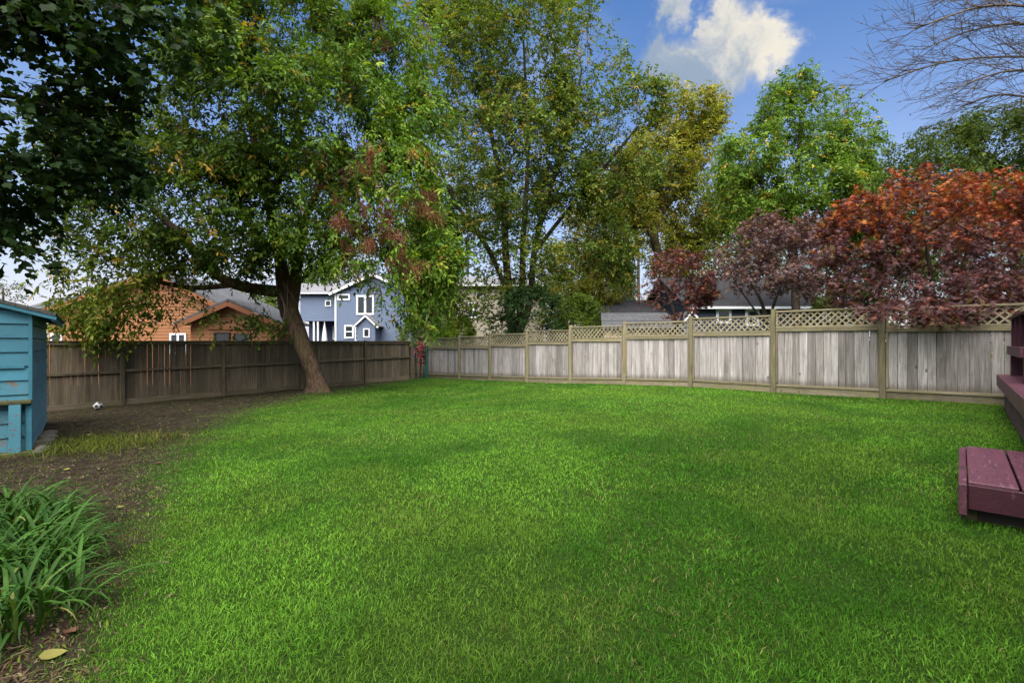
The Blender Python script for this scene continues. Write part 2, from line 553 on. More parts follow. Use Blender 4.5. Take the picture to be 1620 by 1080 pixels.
# grass blades ---------------------------------------------------------------
def blades(x, y, h, w, lean, cols, r, simple=False):
    n = len(x)
    z = ground(x, y)
    th = r.random(n) * 2 * np.pi
    dx, dy = np.cos(th), np.sin(th)
    ph = th + r.normal(0, 0.9, n)
    lx, ly = np.cos(ph) * lean * h, np.sin(ph) * lean * h
    b = np.stack([x, y, z - 0.004], -1)
    side = np.stack([-dy * w / 2, dx * w / 2, np.zeros(n)], -1)
    mid = b + np.stack([lx * 0.35, ly * 0.35, h * 0.58], -1)
    tip = b + np.stack([lx, ly, h * (1.0 - 0.25 * np.minimum(lean, 1.5))], -1)
    if simple:
        k = np.arange(n) * 3
        return np.stack([b - side, b + side, tip], 1).reshape(-1, 3), np.stack([k, k + 1, k + 2], -1), np.zeros((0, 4), int), np.repeat(cols, 3, axis=0)
    V = np.stack([b - side, b + side, mid + side * 0.8, mid - side * 0.8, tip], 1).reshape(-1, 3)
    k = np.arange(n) * 5
    T = np.concatenate([np.stack([k + 3, k + 2, k + 4], -1)])
    Q = np.stack([k, k + 1, k + 2, k + 3], -1)
    c = np.repeat(cols, 5, axis=0)
    return V, T, Q, c


def lawn_grass():
    r = np.random.default_rng(21)
    Vs = []; Ts = []; Qs = []; Cs = []; off = 0
    for y0, y1, dens, w, hm in ((1.4, 2.6, 15500, 0.0031, 0.029), (2.6, 4.0, 8800, 0.0040, 0.029), (4.0, 6.0, 4700, 0.0060, 0.029),
                                (6.0, 9.0, 3000, 0.0092, 0.030), (9.0, 13.0, 1700, 0.013, 0.030), (13.0, 22.5, 860, 0.018, 0.031)):
        xl, xr = -1.20 * y1 - 0.6, 1.20 * y1 + 0.6
        n = int((xr - xl) * (y1 - y0) * dens)
        x = r.uniform(xl, xr, n); y = r.uniform(y0, y1, n)
        k = (np.abs(x) < 1.2 * y + 0.6) & inside_yard(x, y) & outside_things(x, y)
        x, y = x[k], y[k]
        s = soil(x, y)
        clump = fbm(x, y, 9.0, 2)
        keep = r.random(len(x)) < np.clip(1.10 - 1.0 * s, 0.12, 1) * np.clip(0.45 + 1.1 * clump, 0.3, 1)
        x, y, s, clump = x[keep], y[keep], s[keep], clump[keep]
        n = len(x)
        big = fbm(x, y * 0.8, 0.42, 4); med = fbm(x + 40, y, 1.6, 3); fine = fbm(x, y + 70, 6.0, 2)
        # mowing bands run slantwise over the yard
        band = 0.5 + 0.5 * np.sin((x * 0.8 - y * 0.6) * 2.1 + 2.0 * med)
        deep = np.array([0.045, 0.140, 0.010]); lite = np.array([0.126, 0.282, 0.025]); straw = np.array([0.24, 0.22, 0.075]); olive = np.array([0.128, 0.222, 0.024])
        t = np.clip(0.46 + 3.0 * (big - 0.5) + 1.5 * (med - 0.5) + 0.55 * (band - 0.5) + 0.7 * (fine - 0.5) + r.normal(0, 0.22, n), 0, 1)[:, None]
        c = deep * (1 - t) + lite * t
        ol = np.clip(3.4 * (fbm(x + 9, y + 5, 0.8, 3) - 0.48) + 0.8 * s + r.normal(0, 0.15, n), 0, 0.6)[:, None]
        c = c * (1 - ol) + olive * ol
        dry = (r.random(n) < np.clip(0.015 + 0.42 * (fbm(x + 3, y + 90, 1.3, 3) - 0.52) + 0.10 * s, 0.008, 0.3))[:, None]
        c = np.where(dry, straw * r.uniform(0.5, 1.1, (n, 1)), c)
        c = c * r.uniform(0.6, 1.32, (n, 1)) * (1 - 0.35 * s[:, None])
        h = hm * r.uniform(0.6, 1.35, n) * (0.75 + 0.55 * clump) * (1 - 0.25 * s)
        tall = r.random(n) < 0.0015
        h = np.where(tall, h * 2.0, h)
        ww = w * r.uniform(0.65, 1.25, n) * np.where(r.random(n) < np.clip(1.2 * (fbm(x + 60, y + 12, 2.2, 3) - .48), .01, .3), 1.9, 1.0)
        V, T, Q, c = blades(x, y, h, ww, np.abs(r.normal(0.7, 0.45, n)), c, r, y0 > 5)
        Vs.append(V); Ts.append(T + off); Qs.append(Q + off); Cs.append(c); off += len(V)
    me = mesh_np('lawn_grass', np.concatenate(Vs), np.concatenate(Ts), np.concatenate(Cs), False, np.concatenate(Qs))
    o = link('lawn_grass', me, None, M_grass)
    tag(o, 'short mown green lawn grass across the fenced yard', 'grass', kind='stuff')


lawn_grass()


# ------------------------------------------------------------------ right fence: boards under lattice
def right_fence():
    rz = math.atan2(-RFD.y, -RFD.x)
    root = empty('lattice_top_fence', (RF0.x, RF0.y, 0), rz, 'silvery weathered board fence with lattice top and mossy posts', 'fence')
    t_post = [-6.1, -4.05, -2.0, 0.0, 2.01, 3.99, 5.99, 7.98, 9.91, 11.87, 13.73, 16.05]
    top = [0.68, 0.67, 0.665, 0.70, 0.61, 0.54, 0.47, 0.375, 0.285, 0.205, 0.155]
    w2 = lambda t: (RF0.x + RFD.x * t, RF0.y + RFD.y * t)
    rr = random.Random(8)
    pmesh = {}
    for i, t in enumerate(t_post):
        hi = EYE + max(top[max(0, i - 1)], top[min(i, 10)]) + 0.05
        g0 = gz(*w2(t)) - 0.05
        bm = bmesh.new()
        bmesh.ops.create_cube(bm, size=1)
        for v in bm.verts: v.co = Vector((v.co.x * 0.105, v.co.y * 0.105, g0 + (v.co.z + 0.5) * (hi - g0)))
        for v in bm.verts:
            if v.co.z > hi - 0.01: v.co.x *= 0.86; v.co.y *= 0.86
        bmesh.ops.bevel(bm, geom=[e for e in bm.edges if abs(e.verts[0].co.z - e.verts[1].co.z) > 0.5], offset=0.008, segments=1, affect='EDGES')
        me = bpy.data.meshes.new('post'); bm.to_mesh(me); bm.free()
        o = link('post', me, root, M_postR, (-t, 0, 0), (R(rr.uniform(-0.6, 0.6)), R(rr.uniform(-0.6, 0.6)), 0))
    bmesh_v = []
    for w in (0.125, 0.14, 0.148, 0.155):
        bm = bmesh.new(); bmesh.ops.create_cube(bm, size=1)
        for v in bm.verts: v.co = Vector((v.co.x * w, v.co.y * 0.02, v.co.z + 0.5))
        bmesh.ops.bevel(bm, geom=[e for e in bm.edges if abs(e.verts[0].co.z - e.verts[1].co.z) > 0.5], offset=0.003, segments=1, affect='EDGES')
        for mt in (M_board, M_board2):
            me = bpy.data.meshes.new('board'); bm.to_mesh(me); me.materials.append(mt); bmesh_v.append((w, me))
        bm.free()
    slat_me = None
    for i in range(11):
        ta, tb = t_post[i] + 0.053, t_post[i + 1] - 0.053
        L = tb - ta; xm = -(ta + tb) / 2
        zt = EYE + top[i]
        ga, gb = gz(*w2(ta)), gz(*w2(tb)); gm = (ga + gb) / 2
        # lattice frame with its slats as sub-parts
        bm = bmesh.new()
        def addb(sx, sy, sz, x, y, z):
            r_ = bmesh.ops.create_cube(bm, size=1)
            for v in r_['verts']: v.co = Vector((v.co.x * sx + x, v.co.y * sy + y, v.co.z * sz + z))
        addb(L, 0.075, 0.04, 0, 0, 0.19); addb(L, 0.055, 0.045, 0, 0, -0.165)
        addb(0.035, 0.05, 0.307, -L / 2 + 0.018, 0, 0.0135); addb(0.035, 0.05, 0.307, L / 2 - 0.018, 0, 0.0135)
        bmesh.ops.bevel(bm, geom=list(bm.edges), offset=0.004, segments=1, affect='EDGES')
        me = bpy.data.meshes.new('lattice_panel'); bm.to_mesh(me); bm.free()
        lat = link('lattice_panel', me, root, M_railR, (xm, 0.0, zt - 0.21), (0, R(rr.uniform(-0.25, 0.25)), 0))
        n = max(9, round(L / 0.152))
        for sgn in (1, -1):
            if slat_me is None:
                slat_me = box_mesh(0.455, 0.008, 0.031, 0, M_slat)
            for k in range(n):
                x = -L / 2 + 0.17 + (L - 0.34) * k / (n - 1)
                link('slat', slat_me, lat, None, (x, 0.0055 * sgn, 0.013), (0, R(sgn * 45 + rr.uniform(-1.2, 1.2)), 0))
            for e_ in (-1, 1):
                link('slat', box_mesh(0.235, 0.008, 0.031, 0, M_slat), lat, None, (e_ * (L / 2 - 0.088), 0.0055 * sgn, 0.013 + e_ * sgn * 0.077), (0, R(sgn * 45), 0))
        # rail below lattice, bottom rail, kick board
        box('rail', (L, 0.06, 0.075), (xm, -0.004, zt - 0.44), M_railR, root, (0, R(rr.uniform(-0.2, 0.2)), 0), 0.004)
        sl = math.atan2(ga - gb, L)
        box('bottom_rail', (L, 0.055, 0.05), (xm, -0.006, gm + 0.165), M_railR, root, (0, -sl, 0), 0.004)
        box('kick_board', (L - 0.004, 0.03, 0.15), (xm, 0.004, gm + 0.06), M_railR, root, (0, -sl, 0), 0.003)
        # trim strips beside each post
        for s in (-1, 1):
            zz0 = gm + 0.2; zz1 = zt - 0.478
            box('trim_strip', (0.034, 0.03, zz1 - zz0), (xm + s * (L / 2 - 0.017), -0.012, (zz0 + zz1) / 2), M_postR, root, None, 0.003)
        x = -L / 2 + 0.036
        while x < L / 2 - 0.05:
            right_side = i <= 3
            ch = [b for b in bmesh_v if (b[1].materials[0] == M_board2) == (rr.random() < (0.62 if right_side else 0.14))]
            w, me = rr.choice(ch)
            sx = 1.0
            if x + w > L / 2 - 0.036:
                sx = max(0.3, (L / 2 - 0.036 - x) / w)
            t_here = -(xm + x + w / 2)
            zb = gz(*w2(t_here)) + 0.185
            o = link('board', me, root, None, (xm + x + w * sx / 2, rr.uniform(0.0, 0.006) + 0.012, zb), (R(rr.uniform(-0.2, 0.2)), R(rr.uniform(-0.25, 0.25)), 0),
                     (sx, 1, zt - 0.45 - zb))
            x += w * sx + rr.choice((0.003, 0.004, 0.006, 0.009))


right_fence()


# ------------------------------------------------------------------ left fence: dark solid boards
def left_fence():
    rz = math.atan2(LFD.y, LFD.x)
    root = empty('board_fence', (LF0.x, LF0.y, 0), rz, 'dark mossy board fence behind the leaning tree and blue shed', 'fence')
    w2 = lambda t: (LF0.x + LFD.x * t, LF0.y + LFD.y * t)
    posts = [-3.5, -1.0, 1.5, 4.03, 6.52, 9.0, 11.1]
    rr = random.Random(4)
    zt = EYE + 0.0
    for t in posts:
        g0 = gz(*w2(t)) - 0.05
        hi = zt + (0.04 if t < 11 else 0.02)
        box('post', (0.1, 0.1, hi - g0), (t, -0.045, (hi + g0) / 2), M_postL, root, (R(rr.uniform(-0.7, 0.7)), 0, 0), 0.006)
    for a, b in zip(posts[:-1], posts[1:]):
        L = b - a - 0.102; m = (a + b) / 2
        gm = gz(*w2(m)); sl = math.atan2(gz(*w2(b)) - gz(*w2(a)), b - a)
        box('cap_rail', (L + 0.1, 0.12, 0.035), (m, -0.02, zt + 0.005), M_railL, root, (0, 0, 0), 0.004)
        box('rail', (L, 0.05, 0.085), (m, -0.028, zt - 0.055), M_railL, root, None, 0.004)
        box('rail', (L, 0.06, 0.07), (m, -0.030, gm + 0.96), M_railL, root, (0, -sl + R(rr.uniform(-0.3, 0.3)), 0), 0.004)
        box('kick_board', (L, 0.045, 0.17), (m, -0.028, gm + 0.06), M_railL, root, (0, -sl, 0), 0.004)
    t = posts[0]
    mes = []
    for w in (0.12, 0.135, 0.14):
        me = box_mesh(w, 0.02, 1.0, 0.0, M_boardL, 'lf')
        mes.append((w, me))
    while t < posts[-1] + 0.05:
        w, me = rr.choice(mes)
        g0 = gz(*w2(t + w / 2)) + 0.06
        o = link('board', me, root, None, (t + w / 2, 0.016 + rr.uniform(0, 0.006), (g0 + zt - 0.015) / 2),
                 (R(rr.uniform(-0.3, 0.3)), R(rr.uniform(-0.3, 0.3)), 0), (1, 1, zt - 0.015 - g0))
        gap = rr.choice((0.001, 0.003, 0.005, 0.009)) if t < 3.2 else rr.uniform(0.001, 0.005)
        t += w + gap


left_fence()


# corner gap: teal post, low dark gate
def corner_gap():
    base = LF0 + LFD * 11.5
    rz = R(45)
    root = empty('garden_gate', (base.x, base.y, 0), rz, 'low dark picket gate in the gap between the fences', 'gate')
    g0 = gz(base.x, base.y)
    for k in range(5):
        box('picket', (0.05, 0.02, 0.82), (-0.22 + 0.11 * k, 0, g0 + 0.47), M_iron if k % 2 else M_postL, root, None, 0.003)
    for z in (0.22, 0.72): box('rail', (0.60, 0.03, 0.05), (0, 0.026, g0 + z), M_iron, root, None, 0.003)
    p = LF0 + LFD * 11.92
    me = box_mesh(0.11, 0.11, 1.55, 0.008, M_teal)
    root2 = empty('gate_post', (p.x, p.y, 0), rz, 'teal green square post at the fence corner gap', 'post')
    link('shaft', me, root2, None, (0, 0, gz(p.x, p.y) + 0.74))
    link('cap', box_mesh(0.13, 0.13, 0.03, 0.006, M_teal), root2, None, (0, 0, gz(p.x, p.y) + 1.532))


corner_gap()


# ------------------------------------------------------------------ deck, step, bench
UX, UY = 0.684, 0.729        # along the deck edge, away from the camera
def deck():
    rz = math.atan2(UY, UX)      # local x: along the edge; local -y: inwards (towards the house side, right)
    o0 = Vector((6.06, 5.66))
    root = empty('wooden_deck', (o0.x, o0.y, 0), rz, 'raised maroon deck with vertical skirt boards at the fence end', 'deck')
    gl = lambda s: gz(o0.x + UX * s, o0.y + UY * s)
    ztop = EYE - 0.56
    s0, s1 = -3.2, 3.42
    rr = random.Random(2)
    s = s0
    while s < s1 - 0.05:
        w = 0.14
        zb = gl(s + w / 2) - 0.02
        box('skirt_board', (w - 0.006, 0.02, round(ztop - 0.17 - zb, 2)), (s + w / 2, -0.01 + rr.uniform(-0.003, 0.003), (ztop - 0.17 + zb) / 2 + 0.0), M_skirt, root, None, 0.003)
        s += w
    box('fascia', (s1 - s0, 0.04, 0.19), ((s0 + s1) / 2, 0.075, ztop - 0.098), M_maroon, root, None, 0.005)
    box('joist', (s1 - s0 - 0.02, 0.05, 0.14), ((s0 + s1) / 2, 0.024, ztop - 0.11), M_dark, root)
    for k in range(14):
        box('deck_board', (s1 - s0, 0.136, 0.035), ((s0 + s1) / 2, 0.025 - 0.14 * k - 0.02, ztop - 0.018), M_maroon, root, None, 0.004)
    # bench standing on the deck by the fence
    b = empty('deck_bench', (o0.x - UY * 0.12, o0.y + UX * 0.12, 0), rz, 'dark maroon slatted bench with high back on the raised deck', 'bench')
    zs = EYE - 0.075
    box('seat_edge', (2.4, 0.04, 0.14), (2.05, -0.16, zs - 0.07), M_maroon, b, None, 0.005)
    for k in range(3): box('seat_board', (2.36, 0.125, 0.035), (2.05, -0.25 - 0.13 * k, zs - 0.02), M_maroon, b, None, 0.004)
    for x in (0.95, 3.15): box('leg', (0.09, 0.4, zs - 0.04 - ztop), (x, -0.38, (zs - 0.04 + ztop) / 2), M_maroon2, b, None, 0.004)
    for x in (0.9, 1.75, 2.5, 3.18): box('back_post', (0.05, 0.05, 0.46), (x, -0.215, zs + 0.215), M_maroon2, b, None, 0.004)
    for k in range(3): box('back_board', (2.4, 0.03, 0.125), (2.05, -0.256, zs + 0.10 + 0.14 * k), M_maroon2, b, None, 0.004)
    box('back_cap', (2.44, 0.12, 0.035), (2.05, -0.235, zs + 0.462), M_maroon2, b, None, 0.004)


deck()


def unseen_home():  # unseen house inferred from the deck, added to shade the near lawn
    n = Vector((-UY, UX))
    o = n * -2.52
    rz = math.atan2(-UY, -UX)
    root = empty('unseen_deck_house', (o.x, o.y, 0), rz, 'unseen cream clapboard house adjoining the maroon deck, added to shade the lawn', 'house')
    xl, xr, D, z0, z1 = -8.6, 6.0, 8.0, -0.3, 5.6
    lap_wall('wall', xl, xr, z0, z1, 0.16, M_cream, root)
    for x in (xl, xr): link('side_wall', poly_mesh('side_wall', [[(x, 0, z0), (x, D, z0), (x, D, z1), (x, D / 2, z1 + 2.6), (x, 0, z1)]], M_cream), root)
    link('roof', slab_mesh('roof', [(xl - .4, -.5, z1 - .1), (xr + .4, -.5, z1 - .1), (xr + .4, D / 2, z1 + 2.8), (xl - .4, D / 2, z1 + 2.8)], .1, M_roof_grey), root)
    link('roof', slab_mesh('roof', [(xl - .4, D + .5, z1 - .1), (xr + .4, D + .5, z1 - .1), (xr + .4, D / 2, z1 + 2.8), (xl - .4, D / 2, z1 + 2.8)][::-1], .1, M_roof_grey), root)
    for x in (-6.5, -3.4, 2.6):
        window(root, x, 3.6, 1.1, 1.4, 0, .1, 0, 1)
        if x != -3.4: window(root, x, 1.2, 1.1, 1.3, 0, .1, 0, 1)
    d = window(root, -3.4, 0.85, 1.8, 2.05, 0, .1, 1, 0); d.name = 'patio_door'


def step():
    rz = math.atan2(UY, UX)
    root = empty('wooden_step', (3.13, 3.35, 0), rz, 'low maroon plank step on the lawn beside the deck', 'step')
    zt = EYE - 0.988
    Ld = 1.56
    box('side_board', (Ld + 0.03, 0.045, 0.215), (Ld / 2 - 0.012, -0.022, zt - 0.107), M_maroon, root, None, 0.005)
    box('front_board', (0.04, 2.1, 0.17), (0.02, -1.097, zt - 0.09), M_maroon2, root, None, 0.005)
    box('back_board', (0.04, 2.1, 0.17), (Ld - 0.02, -1.097, zt - 0.09), M_maroon2, root, None, 0.005)
    y = -0.05
    for k, w in enumerate((0.245, 0.27, 0.27, 0.27, 0.27, 0.27, 0.27)):
        box('tread_board', (Ld - 0.005, w, 0.034), (Ld / 2, y - w / 2, zt + 0.001 + 0.002 * (k % 2)), M_maroon, root, None, 0.006, k % 3)
        y -= w + 0.013
    g0 = gz(3.3, 3.4)
    box('support_beam', (0.09, 1.9, 0.26), (0.17, -1.05, g0 + 0.08), M_dark, root, None, 0.004)
    box('support_beam', (0.09, 1.9, 0.26), (Ld - 0.2, -1.05, g0 + 0.10), M_dark, root, None, 0.004)
    box('support_post', (0.09, 0.09, 0.27), (0.165, -0.055, g0 + 0.08), M_mosswood, root, None, 0.004)


step()


# ------------------------------------------------------------------ blue shed
def shed():
    # local x: along the front from the corner to the left; local y: back along the side
    fx, fy = -0.744, -0.67
    sxx, syy = -0.67, 0.744
    rz = math.atan2(-fy, -fx)     # local +x = opposite of the front direction
    root = empty('garden_shed', (-7.16, 7.08, 0), rz, 'small peeling turquoise blue shed with mossy shingle roof', 'shed')
    g0 = gz(-7.16, 7.08)
    W, D = 3.0, 4.33
    zw = EYE + 0.468
    rr = random.Random(3)
    course = 0.207
    nrow = int((zw - g0) / course) + 1
    for k in range(nrow):
        z1 = zw - k * course; z0 = max(g0 - 0.03, z1 - course)
        if z1 - z0 < 0.03: continue
        zc_ = (z0 + z1) / 2
        # side wall (faces +x): tilted boards lapping one over the next
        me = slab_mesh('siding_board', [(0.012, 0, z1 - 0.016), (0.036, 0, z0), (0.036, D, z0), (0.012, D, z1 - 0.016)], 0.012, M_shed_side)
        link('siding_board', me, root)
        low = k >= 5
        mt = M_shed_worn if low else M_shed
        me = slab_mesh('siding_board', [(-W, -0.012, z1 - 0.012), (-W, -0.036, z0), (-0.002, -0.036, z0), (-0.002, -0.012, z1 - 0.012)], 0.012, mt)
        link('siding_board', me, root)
    # gable rows
    for k in range(3):
        z0 = zw + k * 0.15; z1 = z0 + 0.15
        xa = lambda z: (z - zw) / 0.30
        if xa(z1) > W / 2: z1 = zw + 0.30 * W / 2
        me = slab_mesh('siding_board', [(-W + xa(z1), -0.012, z1), (-W + xa(z0), -0.020, z0), (-xa(z0), -0.020, z0), (-xa(z1) - 0.001, -0.012, z1)], 0.012, M_shed)
        link('siding_board', me, root)
    link('wall_core', poly_mesh('wall_core', [[(0, 0.0, g0 - .1), (0, D, g0 - .1), (0, D, zw), (0, 0, zw)], [(-W, 0, g0 - .1), (0, 0, g0 - .1), (0, 0, zw), (-W / 2, 0, zw + 0.45), (-W, 0, zw)],
                                              [(-W, D, g0 - .1), (0, D, g0 - .1), (0, D, zw), (-W / 2, D, zw + 0.45), (-W, D, zw)], [(-W, 0, g0 - .1), (-W, D, g0 - .1), (-W, D, zw), (-W, 0, zw)]], M_dark), root)  # core coloured dark to paint shadow lines between the siding boards
    box('corner_board', (0.042, 0.042, zw - g0), (0.02, -0.021, (zw + g0) / 2 - 0.02), M_shed, root, None, 0.004)
    # roof: two slabs and a fascia under each eave
    oh, of = 0.30, 0.14
    zr = zw + 0.45 + 0.05
    ze = zw - 0.30 * oh + 0.05
    for s in (0, 1):
        xe = oh if s == 0 else -W - oh
        q = [(xe, -of, ze), (xe, D + of, ze), (-W / 2, D + of, zr), (-W / 2, -of, zr)]
        if s: q = q[::-1]
        rf = link('roof', slab_mesh('roof', q, 0.05, M_roof_shed), root)
    box('fascia', (0.025, D + 0.2, 0.085), (oh - 0.04, D / 2, ze - 0.085), M_shed, root, None, 0.003)
    me = slab_mesh('bargeboard', [(oh, -of + 0.03, ze - 0.06), (-W / 2, -of + 0.03, zr - 0.06), (-W / 2, -of + 0.03, zr - 0.11), (oh, -of + 0.03, ze - 0.11)][::-1], 0.02, M_shed)
    link('bargeboard', me, root)
    for y in (0.1, 1.5, 2.9, 4.2):
        box('rafter_tail', (0.30, 0.04, 0.07), (0.13, y, ze - 0.055 + 0.03), M_shed, root, (0, R(16.7), 0), 0.003)
    # door sill ledge and post at the foot of the front
    zl = EYE - (635 - 540) / F * 7.0
    box('ledge', (0.66, 0.16, 0.05), (-0.29, -0.115, zl), M_mosswood, root, None, 0.008)
    hp = zl - 0.026 - (g0 + 0.03)
    box('ledge_post', (0.125, 0.09, hp), (-0.13, -0.145, zl - 0.026 - hp / 2), M_shed_post, root, None, 0.006)
    box('ledge_post', (0.07, 0.05, hp), (0.005, -0.07, zl - 0.026 - hp / 2), M_shed, root, None, 0.006)
    box('panel_batten', (0.5, 0.02, 0.05), (-0.29, -0.04, EYE - (580 - 540) / F * 7.0), M_shed, root, None, 0.004)
    box('base_board', (0.8, 0.2, 0.08), (-0.3, -0.13, g0 + 0.01), M_mosswood, root, None, 0.006)
    # loose stones along the side wall foot
    for k in range(9):
        bm = bmesh.new(); bmesh.ops.create_icosphere(bm, subdivisions=2, radius=1)
        ph = [rr.uniform(0, 6) for _ in range(3)]
        for v in bm.verts:
            n = 1 + 0.18 * math.sin(v.co.x * 3 + ph[0]) + 0.15 * math.sin(v.co.y * 4 + ph[1]) + 0.1 * math.sin(v.co.z * 5 + ph[2])
            v.co *= n
            v.co = Vector((v.co.x * 0.10, v.co.y * 0.14, v.co.z * 0.055))
        me = bpy.data.meshes.new('stone'); bm.to_mesh(me); bm.free()
        y = -0.1 + k * 0.27
        wx = -7.16 + 0.744 * 0.13 + sxx * y; wy = 7.08 + 0.67 * 0.13 + syy * y
        o = link('stone', me, None, M_stone, (wx, wy, gz(wx, wy) + 0.02), (0, 0, rr.uniform(0, 6)), [rr.uniform(0.7, 1.3)] * 3)
        tag(o, 'rough mossy stone lying along the blue shed wall foot', 'stone', 'stones along the shed wall')


shed()


# ------------------------------------------------------------------ soccer ball
def ball():
    p = ground_at(155, 648)
    bm = bmesh.new()
    bmesh.ops.create_icosphere(bm, subdivisions=4, radius=0.115)
    phi = (1 + 5 ** 0.5) / 2
    ico = [Vector(v).normalized() for a in (-1, 1) for b in (-phi, phi) for v in ((0, a, b), (a, b, 0), (b, 0, a))]
    me = bpy.data.meshes.new('soccer_ball')
    for f in bm.faces:
        c = f.calc_center_median().normalized()
        f.material_index = 1 if max(c.dot(i) for i in ico) > 0.94 else 0
        f.smooth = True
    bm.to_mesh(me); bm.free()
    me.materials.append(M_ballw); me.materials.append(M_ballb)
    tag(link('soccer_ball', me, None, None, (p.x, p.y, p.z + 0.098), (0.9, 0.5, 0.3), [0.9] * 3), 'black and white soccer ball lying at the foot of the dark fence', 'ball')


ball()


# ------------------------------------------------------------------ houses beyond the fences
def lap_wall(name, x_lo, x_hi, z0, z1, course, mat, parent, y=0.0, lim=None):
    """lapped siding facing -y; lim(z) -> (xa, xb) trims it under a gable"""
    F_ = []
    z = z0
    while z < z1 - 1e-4:
        zt = min(z + course, z1)
        a0, b0 = lim(z) if lim else (x_lo, x_hi)
        a1, b1 = lim(zt) if lim else (x_lo, x_hi)
        if b0 - a0 < 0.02: break
        F_.append([(a0, y - 0.03, z), (b0, y - 0.03, z), (max(b1, a1 + 0.002), y - 0.006, zt), (a1, y - 0.006, zt)])
        F_.append([(a0, y - 0.006, z), (b0, y - 0.006, z), (b0, y - 0.03, z), (a0, y - 0.03, z)])
        z = zt
    me = poly_mesh(name, F_, mat)
    return link(name, me, parent)


def window(parent, x, z, w, h, y=0.0, t=0.1, vert=0, horiz=0, frame=None, pane=None):
    """x, z: lower left corner"""
    frame = frame or M_white
    bm = bmesh.new()
    def addb(x0, x1, z0, z1, y0, y1):
        r_ = bmesh.ops.create_cube(bm, size=1)
        for v in r_['verts']: v.co = Vector(((x0 + x1) / 2 + v.co.x * (x1 - x0), (y0 + y1) / 2 + v.co.y * (y1 - y0), (z0 + z1) / 2 + v.co.z * (z1 - z0)))
    addb(x, x + w, z, z + t, y - 0.09, y + 0.02); addb(x, x + w, z + h - t, z + h, y - 0.09, y + 0.02)
    addb(x, x + t, z + t, z + h - t, y - 0.085, y + 0.02); addb(x + w - t, x + w, z + t, z + h - t, y - 0.085, y + 0.02)
    for k in range(vert):
        c = x + t + (w - 2 * t) * (k + 1) / (vert + 1); addb(c - t * 0.6, c + t * 0.6, z + t, z + h - t, y - 0.08, y + 0.02)
    for k in range(horiz):
        c = z + t + (h - 2 * t) * (k + 1) / (horiz + 1); addb(x + t, x + w - t, c - t * 0.3, c + t * 0.3, y - 0.07, y + 0.02)
    me = bpy.data.meshes.new('window'); bm.to_mesh(me); bm.free()
    o = link('window', me, parent, frame)
    link('pane', poly_mesh('pane', [[(x + t * .9, y - 0.05, z + t * .9), (x + w - t * .9, y - 0.05, z + t * .9), (x + w - t * .9, y - 0.05, z + h - t * .9), (x + t * .9, y - 0.05, z + h - t * .9)]], pane or M_glass), o)
    return o


def bar(name, a, b, w, h, mat, parent):
    """board from a to b (points), w along y, h tall"""
    a, b = Vector(a), Vector(b)
    d = b - a
    o = link(name, box_mesh(round(d.length, 3), w, h, 0, mat), parent, None, (a + b) / 2)
    o.rotation_euler = Vector((1, 0, 0)).rotation_difference(d.normalized()).to_euler()
    return o


